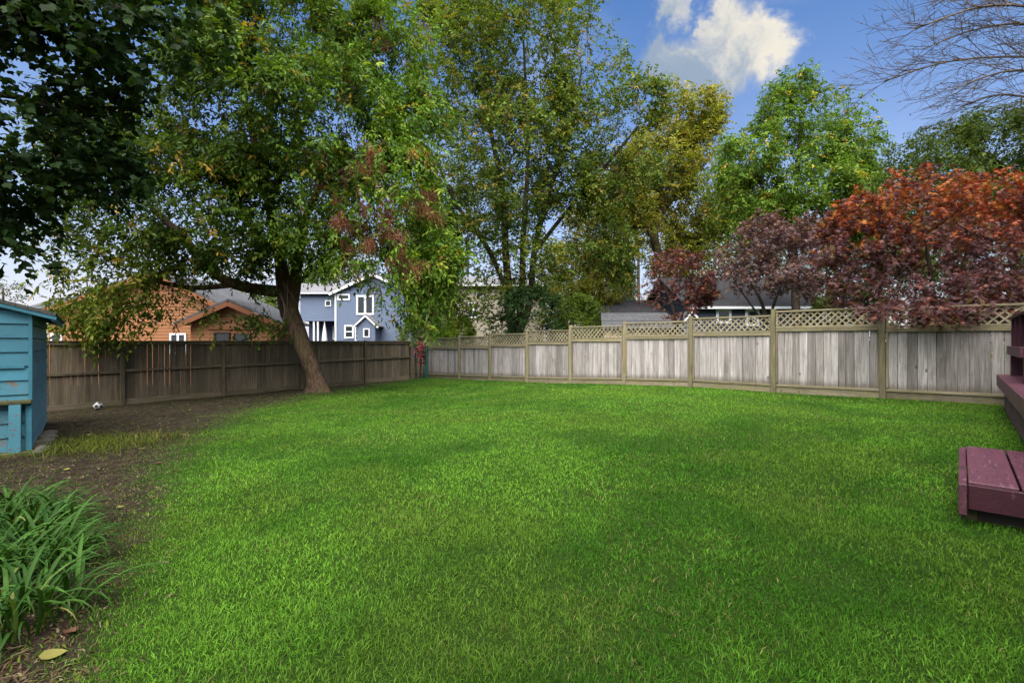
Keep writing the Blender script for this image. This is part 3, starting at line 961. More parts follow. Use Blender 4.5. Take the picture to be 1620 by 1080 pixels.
def blue_house():
    Y = 38.0
    k = Y / F
    px = lambda x: (x - 810) * k
    pz = lambda y: EYE + (540 - y) * k
    zg = gz(px(560), Y) - 0.2
    root = empty('blue_house', (px(580), Y, 0), 0, 'two storey blue grey clapboard house with white trimmed windows', 'house')
    ox = px(580)
    X_ = lambda x: px(x) - ox
    # main gable block
    xl, xr, xp, ze, zp = X_(530), X_(652), X_(591), pz(464), pz(436)
    lap_wall('wall', xl, xr, zg, ze, 0.16, M_blue, root)
    sl1 = (xp - xl) / (zp - ze)
    lap_wall('gable_wall', xl, xr, ze, zp, 0.16, M_blue, root, 0, lambda z: (xl + (z - ze) * sl1, xr - (z - ze) * sl1))
    for x in (xl, xr): link('side_wall', poly_mesh('side_wall', [[(x, 0, zg), (x, 9, zg), (x, 9, ze), (x, 0, ze)]], M_blue), root)
    e = 0.35
    de = e / sl1
    link('roof', slab_mesh('roof', [(xl - e, -0.35, ze - de + 0.16), (xp, -0.35, zp + 0.16), (xp, 9.3, zp + 0.16), (xl - e, 9.3, ze - de + 0.16)][::-1], 0.12, M_roof_grey), root)
    link('roof', slab_mesh('roof', [(xr + e, -0.35, ze - de + 0.16), (xp, -0.35, zp + 0.16), (xp, 9.3, zp + 0.16), (xr + e, 9.3, ze - de + 0.16)], 0.12, M_roof_grey), root)
    bar('bargeboard', (xl - e, -0.38, ze - de + 0.05), (xp, -0.38, zp + 0.05), 0.05, 0.2, M_white, root)
    bar('bargeboard', (xr + e, -0.38, ze - de + 0.05), (xp, -0.38, zp + 0.05), 0.05, 0.2, M_white, root)
    box('corner_board', (0.13, 0.06, ze - zg), (xl + 0.065, -0.055, (ze + zg) / 2), M_white, root)
    window(root, X_(534), pz(475), X_(554) - X_(534), pz(465) - pz(475), 0, 0.12)
    window(root, X_(564), pz(498), X_(592) - X_(564), pz(467) - pz(498), 0, 0.14, 1)
    window(root, X_(545), pz(535), X_(560) - X_(545), pz(514) - pz(535), 0, 0.12, 0, 1)
    # porch bay with small gable
    yb = -1.3
    bl, br, bp, be, bz = X_(573), X_(601), X_(587), pz(514), pz(501)
    lap_wall('bay_wall', bl, br, zg, be, 0.16, M_blue, root, yb)
    s2 = (bp - bl) / (bz - be)
    lap_wall('bay_gable', bl, br, be, bz, 0.16, M_blue, root, yb, lambda z: (bl + (z - be) * s2, br - (z - be) * s2))
    for x in (bl, br): link('bay_side', poly_mesh('bay_side', [[(x, yb, zg), (x, 0, zg), (x, 0, be), (x, yb, be)]], M_blue), root)
    ee = 0.28; dd = ee / s2
    link('bay_roof', slab_mesh('bay_roof', [(bl - ee, yb - .2, be - dd + .08), (bp, yb - .2, bz + .08), (bp, 0, bz + .08), (bl - ee, 0, be - dd + .08)][::-1], 0.06, M_roof_grey), root)
    link('bay_roof', slab_mesh('bay_roof', [(br + ee, yb - .2, be - dd + .08), (bp, yb - .2, bz + .08), (bp, 0, bz + .08), (br + ee, 0, be - dd + .08)], 0.06, M_roof_grey), root)
    bar('bargeboard', (bl - ee, yb - .22, be - dd), (bp, yb - .22, bz), 0.04, 0.12, M_white, root)
    bar('bargeboard', (br + ee, yb - .22, be - dd), (bp, yb - .22, bz), 0.04, 0.12, M_white, root)
    window(root, X_(583), pz(534), X_(593) - X_(583), pz(520) - pz(534), yb, 0.09)
    d = window(root, X_(563), pz(539), 0.52, pz(516) - pz(539), -0.2, 0.1, 1, 2)
    d.name = 'door'
    # left wing over a dark porch
    wl, wr = X_(470), X_(530)
    yw = 0.6
    zsof = pz(507)
    lap_wall('wing_wall', wl, wr, zsof, pz(462), 0.16, M_blue, root, yw)
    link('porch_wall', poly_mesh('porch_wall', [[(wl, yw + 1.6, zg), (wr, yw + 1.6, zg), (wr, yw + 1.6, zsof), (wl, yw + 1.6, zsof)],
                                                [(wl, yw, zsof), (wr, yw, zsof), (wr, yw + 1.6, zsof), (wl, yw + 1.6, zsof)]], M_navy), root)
    link('wing_roof', slab_mesh('wing_roof', [(wl - 4, yw - 0.4, pz(463)), (wr + 0.3, yw - 0.4, pz(463)), (wr + 0.9, yw + 4.5, pz(436)), (wl - 4, yw + 4.5, pz(436))], 0.1, M_roof_grey), root)
    box('gutter', (wr - wl + 4, 0.1, 0.1), ((wl + wr - 4) / 2, yw - 0.45, pz(463) - 0.02), M_white, root)
    for x in (491, 497.5): box('porch_post', (0.12, 0.12, zsof - zg), (X_(x), yw + 0.1, (zsof + zg) / 2), M_white, root)
    window(root, X_(511), pz(537), 0.38, pz(514) - pz(537), yw + 1.55, 0.08)
    window(root, X_(510), pz(484), 0.5, pz(474) - pz(484), yw, 0.08)
    # furled parasol on the patio in front of the house
    u = empty('patio_umbrella', (px(533), Y - 2.5, gz(px(533), Y - 2.5)), 0, 'closed white patio umbrella standing in front of the blue house', 'umbrella')
    zt = (pz(510) - 0.15) - gz(px(533), Y - 2.5)
    pts = [Vector((0, 0, z)) for z in (0, zt * 0.5, zt + 0.1)]
    link('pole', tube_mesh('pole', pts, [0.025] * 3, 8, M_white), u)
    prof = [(0.2, 0.85), (0.27, 0.95), (0.22, 1.6), (0.13, 2.3), (0.02, 2.8)]
    V = []; Q = []
    for r_, z in prof:
        for s in range(16):
            a = 2 * math.pi * s / 16; q = r_ * (1.0 if s % 2 else 0.72)
            V.append((q * math.cos(a), q * math.sin(a), z * zt / 2.8))
    for i in range(4):
        for s in range(16): Q.append((i * 16 + s, i * 16 + (s + 1) % 16, (i + 1) * 16 + (s + 1) % 16, (i + 1) * 16 + s))
    link('canopy', mesh_np('canopy', V, None, None, False, Q), u, M_cloth)
    link('base', box_mesh(0.5, 0.5, 0.08, 0.02, M_iron), u, None, (0, 0, 0.05))


blue_house()


def orange_house():
    Y = 22.0
    k = Y / F
    px = lambda x: (x - 810) * k
    pz = lambda y: EYE + (540 - y) * k
    ox = px(250)
    X_ = lambda x: px(x) - ox
    zg = gz(-16, Y) - 0.3
    root = empty('orange_house', (ox, Y, 0), 0, 'single storey orange clapboard house with two low gables', 'house')
    xl, xr, xp, ze, zp = X_(78), X_(372), X_(249), pz(495), pz(436)
    lap_wall('wall', xl, xr, zg, ze, 0.145, M_orange, root)
    sa = (xp - xl) / (zp - ze); sb = (xr - xp) / (zp - ze)
    lap_wall('gable_wall', xl, xr, ze, zp, 0.145, M_orange, root, 0, lambda z: (xl + (z - ze) * sa, xr - (z - ze) * sb))
    for x in (xl, xr): link('side_wall', poly_mesh('side_wall', [[(x, 0, zg), (x, 5, zg), (x, 5, ze), (x, 0, ze)]], M_orange), root)
    e = 0.4
    for x, s in ((xl - e, sa), (xr + e, sb)):
        zz = ze - e / s + 0.12
        q = [(x, -0.4, zz), (xp, -0.4, zp + 0.12), (xp, 5.2, zp + 0.12), (x, 5.2, zz)]
        link('roof', slab_mesh('roof', q[::-1] if x < xp else q, 0.09, M_roof_mid), root)
        bar('bargeboard', (x, -0.42, zz - 0.13), (xp, -0.42, zp - 0.01), 0.04, 0.2, M_orange_trim, root)
    # lower front wing
    yw = -2.2
    kw = (Y + yw) / F
    Xw = lambda x: (x - 810) * kw - ox
    zw = lambda y: EYE + (540 - y) * kw
    wl, wr, wp, we, wz = Xw(302), Xw(440), Xw(371), zw(511), zw(481)
    lap_wall('wing_wall', wl, wr, zg, we, 0.145, M_orange, root, yw)
    s = (wp - wl) / (wz - we)
    lap_wall('wing_gable', wl, wr, we, wz, 0.145, M_orange, root, yw, lambda z: (wl + (z - we) * s, wr - (z - we) * s))
    for x in (wl, wr): link('wing_side', poly_mesh('wing_side', [[(x, yw, zg), (x, 0, zg), (x, 0, we), (x, yw, we)]], M_orange), root)
    for x in (wl - e, wr + e):
        zz = we - e / s + 0.1
        q = [(x, yw - 0.45, zz), (wp, yw - 0.45, wz + 0.1), (wp, 0.6, wz + 0.1), (x, -0.1, zz)]
        link('wing_roof', slab_mesh('wing_roof', q[::-1] if x < wp else q, 0.08, M_roof_mid), root)
        bar('bargeboard', (x, yw - 0.47, zz - 0.12), (wp, yw - 0.47, wz - 0.02), 0.04, 0.18, M_orange_trim, root)
    bar('trim_board', (Xw(330), yw - 0.05, zw(519)), (Xw(436), yw - 0.05, zw(519)), 0.06, 0.12, M_orange_trim, root)
    window(root, Xw(340), zw(556), Xw(365) - Xw(340), zw(525) - zw(556), yw, 0.07, 0, 0, M_dark)
    window(root, Xw(369), zw(556), Xw(398) - Xw(369), zw(525) - zw(556), yw, 0.07, 0, 0, M_orange_trim)
    window(root, X_(270), pz(560), X_(296) - X_(270), pz(527) - pz(560), 0, 0.08, 1, 1, M_white)
    window(root, X_(82), pz(560), X_(100) - X_(82), pz(527) - pz(560), 0, 0.08, 0, 1, M_white)


orange_house()


def simple_house(name, label, Y, pxl, pxr, py_e, py_p, depth, wall, roof, parallel=True, course=0.16, wins=(), trim=None, groundpx=None):
    """house with its ridge across the view (parallel) or a gable to the view"""
    k = Y / F
    px = lambda x: (x - 810) * k
    pz = lambda y: EYE + (540 - y) * k
    ox = px((pxl + pxr) / 2)
    zg = gz(ox, Y) - 0.3
    root = empty(name, (ox, Y, 0), 0, label, 'house')
    xl, xr = px(pxl) - ox, px(pxr) - ox
    ze, zp = pz(py_e), pz(py_p) * 1.0
    lap_wall('wall', xl, xr, zg, ze, course, wall, root)
    e = 0.4
    trim = trim or M_white
    if parallel:
        for x in (xl, xr):
            link('side_wall', poly_mesh('side_wall', [[(x, 0, zg), (x, depth, zg), (x, depth, ze), (x, depth / 2, zp - 0.1), (x, 0, ze)]], wall), root)
        link('roof', slab_mesh('roof', [(xl - e, -e, ze), (xr + e, -e, ze), (xr + e, depth / 2, zp), (xl - e, depth / 2, zp)], 0.1, roof), root)
        link('roof', slab_mesh('roof', [(xl - e, depth + e, ze), (xr + e, depth + e, ze), (xr + e, depth / 2, zp), (xl - e, depth / 2, zp)][::-1], 0.1, roof), root)
        box('gutter', (xr - xl + 2 * e, 0.1, 0.12), ((xl + xr) / 2, -e - 0.06, ze - 0.02), trim, root)
    else:
        xp = (xl + xr) / 2
        s = (xp - xl) / (zp - ze)
        lap_wall('gable_wall', xl, xr, ze, zp, course, wall, root, 0, lambda z: (xl + (z - ze) * s, xr - (z - ze) * s))
        for x in (xl, xr):
            link('side_wall', poly_mesh('side_wall', [[(x, 0, zg), (x, depth, zg), (x, depth, ze), (x, 0, ze)]], wall), root)
            xe = x - e if x < xp else x + e
            zz = ze - e / s + 0.12
            q = [(xe, -0.3, zz), (xp, -0.3, zp + 0.12), (xp, depth, zp + 0.12), (xe, depth, zz)]
            link('roof', slab_mesh('roof', q[::-1] if x < xp else q, 0.1, roof), root)
            bar('bargeboard', (xe, -0.33, zz - 0.12), (xp, -0.33, zp), 0.05, 0.2, trim, root)
    for a, b, c, d, v, h in wins:
        window(root, px(a) - ox, pz(d), px(b) - px(a), pz(c) - pz(d), 0, 0.12, v, h)
    return root


simple_house('cream_house', 'cream clapboard house with grey gable roof behind the arborvitae', 44, 628, 752, 462, 418, 9, M_cream, M_roof_grey, False, 0.17, ((700, 712, 470, 500, 0, 1),))
simple_house('tan_house', 'tan clapboard house with white window trim behind the tall tree', 39, 719, 860, 452, 428, 8, M_tan, M_roof_grey, True, 0.16, ((740, 758, 478, 503, 1, 1), (753, 765, 448, 470, 0, 0)))
h = simple_house('garage', 'low garage with charcoal roof behind the small maple', 27, 962, 1062, 503, 466, 7, M_beige, M_roof_dark, True, 0.16)
h = simple_house('dark_house', 'dark slate blue house with broad charcoal roof behind the maples', 24, 1098, 1300, 487, 420, 9, M_blue_dark, M_roof_dark, True, 0.15, ((1132, 1156, 489, 512, 0, 0), (1178, 1200, 489, 516, 0, 1)))
simple_house('grey_house', 'far grey house with shingled roof beyond the blue shed', 34, 22, 118, 496, 462, 8, M_tan, M_roof_mid, True, 0.16)
simple_house('gabled_house', 'tan house gable with white roof edge behind the yellowing tree', 42, 930, 1010, 480, 424, 8, M_tan, M_roof_mid, False, 0.16)


def lean_to():
    Y = 20.5
    k = Y / F
    px = lambda x: (x - 810) * k
    pz = lambda y: EYE + (540 - y) * k
    root = empty('storage_shed', (px(1015), Y, 0), 0, 'low storage shed with weathered grey shingle roof behind the lattice', 'shed')
    ox = px(1015)
    X_ = lambda x: px(x) - ox
    zg = gz(px(1015), Y) - 0.2
    lap_wall('wall', X_(955), X_(1078), zg, pz(519), 0.15, M_beige, root)
    rows = 9; fs = []
    a0, b0, a1, b1 = Vector((X_(950), -0.3, pz(520))), Vector((X_(1084), -0.3, pz(520))), Vector((X_(966), 2.2, pz(490))), Vector((X_(1080), 2.2, pz(490)))
    for q in range(rows):
        u0, u1 = q / rows, (q + 1) / rows
        up = Vector((0, 0, 0.035))
        p0, p1, p2, p3 = a0.lerp(a1, u0), b0.lerp(b1, u0), b0.lerp(b1, u1), a0.lerp(a1, u1)
        fs += [[p0 + up, p1 + up, p2, p3], [p0 - up * 0.2, p1 - up * 0.2, p1 + up, p0 + up]]
    link('roof', poly_mesh('roof', fs, M_roof_mid), root)
    r2 = empty('playhouse', (px(1071), Y - 1.6, 0), 0, 'tiny pale blue gabled playhouse with white trim behind the fence', 'playhouse')
    k2 = (Y - 1.6) / F
    q = lambda x: (x - 1071) * k2
    z2 = lambda y: EYE + (540 - y) * k2
    lap_wall('wall', q(1060), q(1082), zg, z2(506), 0.12, M_blue, r2)
    lap_wall('gable_wall', q(1060), q(1082), z2(506), z2(494), 0.1, M_blue, r2, 0, lambda z: (q(1060) + (z - z2(506)) * (q(1071) - q(1060)) / (z2(494) - z2(506)), q(1082) - (z - z2(506)) * (q(1082) - q(1071)) / (z2(494) - z2(506))))
    for s in (1057, 1085):
        a = [(q(s), -0.15, z2(509)), (q(1071), -0.15, z2(494) + 0.05), (q(1071), 1.0, z2(494) + 0.05), (q(s), 1.0, z2(509))]
        link('roof', slab_mesh('roof', a[::-1] if s < 1071 else a, 0.03, M_roof_mid), r2)
        bar('bargeboard', (q(s), -0.17, z2(509) - 0.03), (q(1071), -0.17, z2(494) + 0.01), 0.03, 0.07, M_white, r2)


lean_to()
unseen_home()


# ------------------------------------------------------------------ trees
def norm(a): return a / np.maximum(np.linalg.norm(a, axis=-1, keepdims=True), 1e-9)


def resample(pts, rad, step):
    P_ = [np.array(p, float) for p in pts]
    out = [P_[0]]; ro = [rad[0]]
    for i in range(len(P_) - 1):
        L = np.linalg.norm(P_[i + 1] - P_[i]); n = max(1, int(round(L / step)))
        for k in range(1, n + 1):
            t = k / n
            p0 = P_[max(i - 1, 0)]; p3 = P_[min(i + 2, len(P_) - 1)]
            a, b = P_[i], P_[i + 1]
            q = 0.5 * ((2 * a) + (b - p0) * t + (2 * p0 - 5 * a + 4 * b - p3) * t * t + (-p0 + 3 * a - 3 * b + p3) * t ** 3)
            out.append(q); ro.append(rad[i] * (1 - t) + rad[i + 1] * t)
    return out, ro


def grow(chains, attr, step, D, K, r, iters=140, trop=(0, 0, 0.05), wig=0.18):
    pos = []; par = []; giv = []
    for ci, (pts, rad) in enumerate(chains):
        pp, rr_ = resample(pts, rad, step)
        if ci == 0: prev = -1
        else:
            d = [np.linalg.norm(p - pp[0]) for p in pos]; prev = int(np.argmin(d)); pp = pp[1:]; rr_ = rr_[1:]
        for p, q in zip(pp, rr_):
            pos.append(np.array(p)); par.append(prev); giv.append(q); prev = len(pos) - 1
    pos = np.array(pos); par = list(par); giv = list(giv)
    nchain = len(pos)
    A = attr.copy()
    d = np.linalg.norm(A[:, None] - pos[None], axis=2)
    near = d.argmin(1); dist = d.min(1)
    nch = np.zeros(200000, int)
    trop = np.array(trop)
    for it in range(iters):
        if len(A) == 0: break
        act = dist < D
        if act.sum() < 3:
            k = np.argsort(dist)[:max(3, len(dist) // 30)]; act = np.zeros(len(A), bool); act[k] = True
        ids, inv = np.unique(near[act], return_inverse=True)
        v = np.zeros((len(ids), 3))
        np.add.at(v, inv, norm(A[act] - pos[near[act]]))
        v = norm(norm(v) + trop + r.normal(0, wig, v.shape))
        ok = nch[ids] < 4
        if not ok.any():
            A = A[~act]; near = near[~act]; dist = dist[~act]; continue
        ids, v = ids[ok], v[ok]
        new = pos[ids] + v * step
        nch[ids] += 1
        base = len(pos)
        pos = np.concatenate([pos, new]); par.extend(ids.tolist()); giv.extend([0.0] * len(ids))
        dn = np.linalg.norm(A[:, None] - new[None], axis=2)
        j = dn.argmin(1); dm = dn.min(1)
        b = dm < dist
        near[b] = base + j[b]; dist[b] = dm[b]
        keep = dist > K
        A, near, dist = A[keep], near[keep], dist[keep]
    n = len(pos)
    par = np.array(par)
    giv = np.array(giv)
    return pos, par, giv, nchain


def radii(pos, par, giv, r0, ex=2.35):
    n = len(pos)
    s = np.zeros(n); tip = np.zeros(n, int)
    for i in range(n - 1, -1, -1):      # a child always has a larger index than its parent
        if s[i] == 0: s[i] = r0 ** ex
        if giv[i] > 0: s[i] = max(s[i], 0)
        p = par[i]
        if p >= 0:
            s[p] += s[i]; tip[p] = max(tip[p], tip[i] + 1)
    r = s ** (1 / ex)
    r = np.where(giv > 0, np.maximum(giv, np.minimum(r, giv * 1.25)), r)
    for i in range(n):
        if par[i] >= 0: r[i] = min(r[i], r[par[i]] * 0.98) if giv[i] == 0 else r[i]
    return r, tip


def wood_mesh(name, pos, par, r, mat, minr=0.0, knob=0.0, rs=0, flare=True):
    n = len(pos)
    kids = [[] for _ in range(n)]
    for i in range(n):
        if par[i] >= 0: kids[par[i]].append(i)
    main = [max(k, key=lambda c: r[c]) if k else -1 for k in kids]
    V = []; Q = []
    rings = {}
    frames = {}
    rr = random.Random(rs)
    ph = [rr.uniform(0, 6.28) for _ in range(6)]
    PV = [Vector(p) for p in pos]
    def sides(q): return 14 if q > 0.15 else (8 if q > 0.05 else (5 if q > 0.02 else 3))
    def ring(c, d, u, q, ns, base=False, zrel=9.0):
        w = d.cross(u); k0 = len(V)
        for s in range(ns):
            a = 2 * math.pi * s / ns
            m = 1.0
            if knob and q > 0.05:
                m += knob * (math.sin(a * 2 + ph[0] + c.z * 1.7) * 0.5 + math.sin(a * 3 + ph[1] - c.z * 2.3) * 0.4 + math.sin(a * 5 + c.z * 5 + ph[2]) * 0.25)
            if zrel < 0.6 and flare:
                f = (1 - max(zrel, -0.1) / 0.6) ** 2
                m *= 1 + f * (0.22 + 0.85 * max(0, math.sin(a * 3 + ph[3])) ** 2)
            V.append(c + (u * math.cos(a) + w * math.sin(a)) * q * m)
        return k0
    z0 = 0.0
    for i in range(n):
        p = par[i]
        m = main[i]
        if p < 0:
            d = (PV[m] - PV[i]).normalized(); u = d.orthogonal().normalized()
        else:
            din = (PV[i] - PV[p]).normalized()
            d = din if m < 0 else (din + (PV[m] - PV[i]).normalized()).normalized()
            u = frames[p][1]
            u = u - d * u.dot(d)
            u = u.normalized() if u.length > 1e-3 else d.orthogonal().normalized()
        frames[i] = (d, u)
        if r[i] < minr: continue
        ns = sides(r[i])
        zrel = pos[i][2] - z0 if i < 12 else 9.0
        k = ring(PV[i], d, u, r[i], ns, False, zrel)
        rings[i] = (k, ns)
        if p >= 0:
            if main[p] == i and p in rings and rings[p][1] == ns:
                kp = rings[p][0]
            else:
                dd = (PV[i] - PV[p]).normalized(); uu = frames[p][1]; uu = uu - dd * uu.dot(dd)
                uu = uu.normalized() if uu.length > 1e-3 else dd.orthogonal().normalized()
                kp = ring(PV[p], dd, uu, min(r[p], r[i] * 1.25), ns)
            for s in range(ns):
                t = (s + 1) % ns
                Q.append((kp + s, kp + t, k + t, k + s))
    me = mesh_np(name, [tuple(v) for v in V], None, None, True, Q)
    me.materials.append(mat)
    return me


def pick(r, pal, n):
    c = np.array([p[0] for p in pal]); w = np.array([p[1] for p in pal], float); w /= w.sum()
    c = np.where((c[:, 1] > c[:, 0])[:, None], c * np.array([1.14, 1.06, 0.62]), c)
    return c[r.choice(len(pal), n, p=w)]


def leaf_mesh(name, org, bdir, count, pal, r, shoot_n=7, shoot=0.35, L=0.09, W=0.05, droop=0.35, kind='quad', spread=0.10, flat=0.6, up=1.0, zone=None, clump=1.3, mass=0.75):
    ns = max(1, count // shoot_n)
    fr = r.normal(0, 1, (7, 3)) * np.array([clump]) ; ph = r.random(7) * 6.283
    wgt = np.exp(mass * np.sin(org @ fr.T + ph).sum(1) / 2.0)
    idx = r.choice(len(org), ns, p=wgt / wgt.sum())
    o = org[idx] + r.normal(0, spread, (ns, 3))
    d = norm(bdir[idx] * 0.7 + r.normal(0, 0.55, (ns, 3)) + np.array([0, 0, -droop * 0.6]))
    ln = shoot * r.uniform(0.6, 1.3, ns)
    sc_ = pick(r, pal, ns)
    if zone is not None: sc_ = zone(o, sc_, r)
    sc_ = sc_ * r.uniform(0.72, 1.25, (ns, 1))
    k = np.arange(shoot_n)
    t = (k[None] + 0.5 + r.uniform(-.3, .3, (ns, shoot_n))) / shoot_n * ln[:, None]
    p = o[:, None] + d[:, None] * t[..., None]
    p[..., 2] -= droop * 0.5 * t ** 2 / np.maximum(ln[:, None], .01)
    p = p.reshape(-1, 3); n = len(p)
    dd = np.repeat(d, shoot_n, 0)
    sd = norm(np.cross(dd, np.array([0, 0, 1.0]) + r.normal(0, .3, (n, 3)))) * np.where(np.tile(k, ns) % 2, 1, -1)[:, None]
    ax = norm(sd * 0.8 + dd * 0.6 + np.array([0, 0, -droop]) + r.normal(0, .35, (n, 3)))
    nm = np.repeat(np.array([0, 0, up]) + r.normal(0, flat, (ns, 3)), shoot_n, 0) + r.normal(0, .28, (n, 3))
    nm = norm(nm - ax * (nm * ax).sum(1, keepdims=True))
    bi = np.cross(nm, ax)
    l = L * np.repeat(r.uniform(.75, 1.2, (ns, 1)), shoot_n, 0) * r.uniform(0.7, 1.2, (n, 1)); w = W * r.uniform(0.7, 1.2, (n, 1))
    c = np.repeat(sc_, shoot_n, 0) * r.uniform(0.8, 1.2, (n, 1))
    if kind == 'quad':
        V = np.stack([p, p + ax * l * .45 + bi * w / 2 + nm * w * .12, p + ax * l - nm * l * .1, p + ax * l * .45 - bi * w / 2 + nm * w * .12], 1)
        T = np.array([[0, 1, 2], [0, 2, 3]])
    elif kind == 'maple':
        pts = [(0, 0, 0), (.22, .56, .05), (.60, .58, .0), (.68, .25, .0), (1.0, 0, -.1), (.68, -.25, 0), (.60, -.58, 0), (.22, -.56, .05)]
        V = np.stack([p + ax * l * a + bi * l * b * .9 + nm * l * h_ for a, b, h_ in pts], 1)
        T = np.array([[0, i, i + 1] for i in range(1, 7)])
    else:   # star: five narrow fingers
        vs = []; T = []
        for a in (-75, -38, 0, 38, 75):
            ca, sa = math.cos(R(a)), math.sin(R(a)); q = l * (1.0 if a == 0 else (0.9 if abs(a) < 50 else 0.62))
            dv = ax * ca + bi * sa; nv = bi * ca - ax * sa
            b0 = len(vs)
            vs += [p + nv * w * .42, p + dv * q - nm * q * .15, p - nv * w * .42]
            T += [[b0, b0 + 1, b0 + 2]]
        V = np.stack(vs, 1); T = np.array(T)
    m = V.shape[1]
    F_ = (np.arange(n)[:, None, None] * m + T[None]).reshape(-1, 3)
    return mesh_np(name, V.reshape(-1, 3), F_, np.repeat(c, m, 0))


def lobes_sample(lobes, n, r):
    """lobes: (px, py, Y, rx_px, ry_px, depth_m, weight) -> points biased to the shell"""
    w = np.array([l[6] if len(l) > 6 else l[3] * l[4] * l[5] for l in lobes], float); w /= w.sum()
    pts = []
    for l, q in zip(lobes, w):
        k = max(4, int(n * q))
        if l[2] is None:      # world centre and radii
            v = norm(r.normal(0, 1, (k, 3))) * (r.random((k, 1)) ** (1 / 4.0))
            pts.append(np.array(l[0]) + v * np.array(l[1])); continue
        c = np.array(P(l[0], l[1], l[2]))
        v = norm(r.normal(0, 1, (k, 3))) * (r.random((k, 1)) ** (1 / 4.0))
        pts.append(c + v * np.array([l[3] * l[2] / F, l[5], l[4] * l[2] / F]))
    return np.concatenate(pts)


def tree(name, label, chains, lobes, n_attr, step, D, K, leaves, pal, bark, seed, group=None, cat='tree', r0=0.006, minr=0.004,
         knob=0.0, leaf=None, mat=None, tipmax=5, trop=(0, 0, .05), wig=.18, base=None, zone=None, extra=None, flare=True):
    r = np.random.default_rng(seed)
    ch = []
    for c in chains:
        ch.append(([np.array(P(*q[:3])) for q in c], [q[3] for q in c]))
    # first chain starts in the ground
    b = ch[0][0][0]
    b[2] = gz(b[0], b[1]) - 0.35
    origin = b.copy(); origin[2] += 0.35
    for pts, _ in ch:
        for q in range(len(pts)): pts[q] = pts[q] - origin
    A = lobes_sample(lobes, n_attr, r) - origin
    A = A[A[:, 2] > 0.25]
    pos, par, giv, nch = grow(ch, A, step, D, K, r, trop=trop, wig=wig)
    rad, tip = radii(pos, par, giv, r0)
    root = empty(name, tuple(origin), 0, label, cat, group)
    w = link('trunk', wood_mesh('trunk', pos, par, rad, bark, minr, knob, seed, flare), root)
    sel = np.where((tip <= tipmax) & (np.arange(len(pos)) >= nch))[0]
    bd = norm(pos[sel] - pos[par[sel]])
    if leaves:
        kw = dict(leaf or {})
        me = leaf_mesh('crown', pos[sel], bd, leaves, pal, r, zone=(lambda o, c, q: zone(o + origin, c, q)) if zone else None, **kw)
        cr = link('crown', me, root, mat or M_leaf)
        cr['kind'] = 'stuff'
    if extra: extra(root, pos, par, sel, bd, origin, r)
    return root


G = lambda *c: tuple(c)
# --- A: the leaning tree on the lawn edge
def extraA(root, pos, par, sel, bd, origin, r):
    # hanging brown seed keys, mostly on the right-hand side
    wp = pos[sel] + origin
    pxs = 810 + wp[:, 0] / wp[:, 1] * F; pys = 540 - (wp[:, 2] - EYE) / wp[:, 1] * F
    cand = np.where((pxs > 500) & (pxs < 720) & (pys > 230) & (pys < 500) & (wp[:, 1] < 14.3))[0]
    c2 = np.where((pxs > 560) & (pys < 130))[0]
    ch = np.concatenate([r.choice(cand, 95), r.choice(c2, 14) if len(c2) else cand[:1]])
    me = leaf_mesh('seed_keys', np.repeat(pos[sel][ch], 10, 0) + r.normal(0, .10, (len(ch) * 10, 3)), np.tile([[0, 0, -1.0]], (len(ch) * 10, 1)), 17000,
                   [((0.24, 0.085, 0.050), 3), ((0.16, 0.062, 0.038), 2), ((0.30, 0.13, 0.065), 1)], r, 6, 0.20, 0.055, 0.024, 1.2, 'quad', 0.05, 1.2, 0.2)
    o = link('seed_keys', me, root, M_leaf); o['kind'] = 'stuff'; o['label'] = 'clusters of brown dry seed keys'
    # bare pale twigs hanging by the fork
    for k in range(9):
        p = Vector(P(r.uniform(395, 460), r.uniform(430, 470), 15.0)) - Vector(origin)
        pts = [p]; d = Vector((r.normal(0, .3), r.normal(0, .2), -0.6))
        for q in range(7):
            d = (d + Vector((r.normal(0, .25), r.normal(0, .2), -0.12))).normalized()
            pts.append(pts[-1] + d * r.uniform(.13, .24))
        link('dead_twig', tube_mesh('dead_twig', pts, [0.009 - 0.001 * q for q in range(8)], 4, M_twig), root)


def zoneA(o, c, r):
    # light painted into leaf colour: bright lawn side, dark left; low limb lit, olive
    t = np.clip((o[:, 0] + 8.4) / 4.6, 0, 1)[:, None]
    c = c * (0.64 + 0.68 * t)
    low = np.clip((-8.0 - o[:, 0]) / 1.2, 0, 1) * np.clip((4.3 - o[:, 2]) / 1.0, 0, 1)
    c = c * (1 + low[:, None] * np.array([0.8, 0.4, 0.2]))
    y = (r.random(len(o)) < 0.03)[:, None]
    return np.where(y, np.array([0.30, 0.20, 0.03]), c)


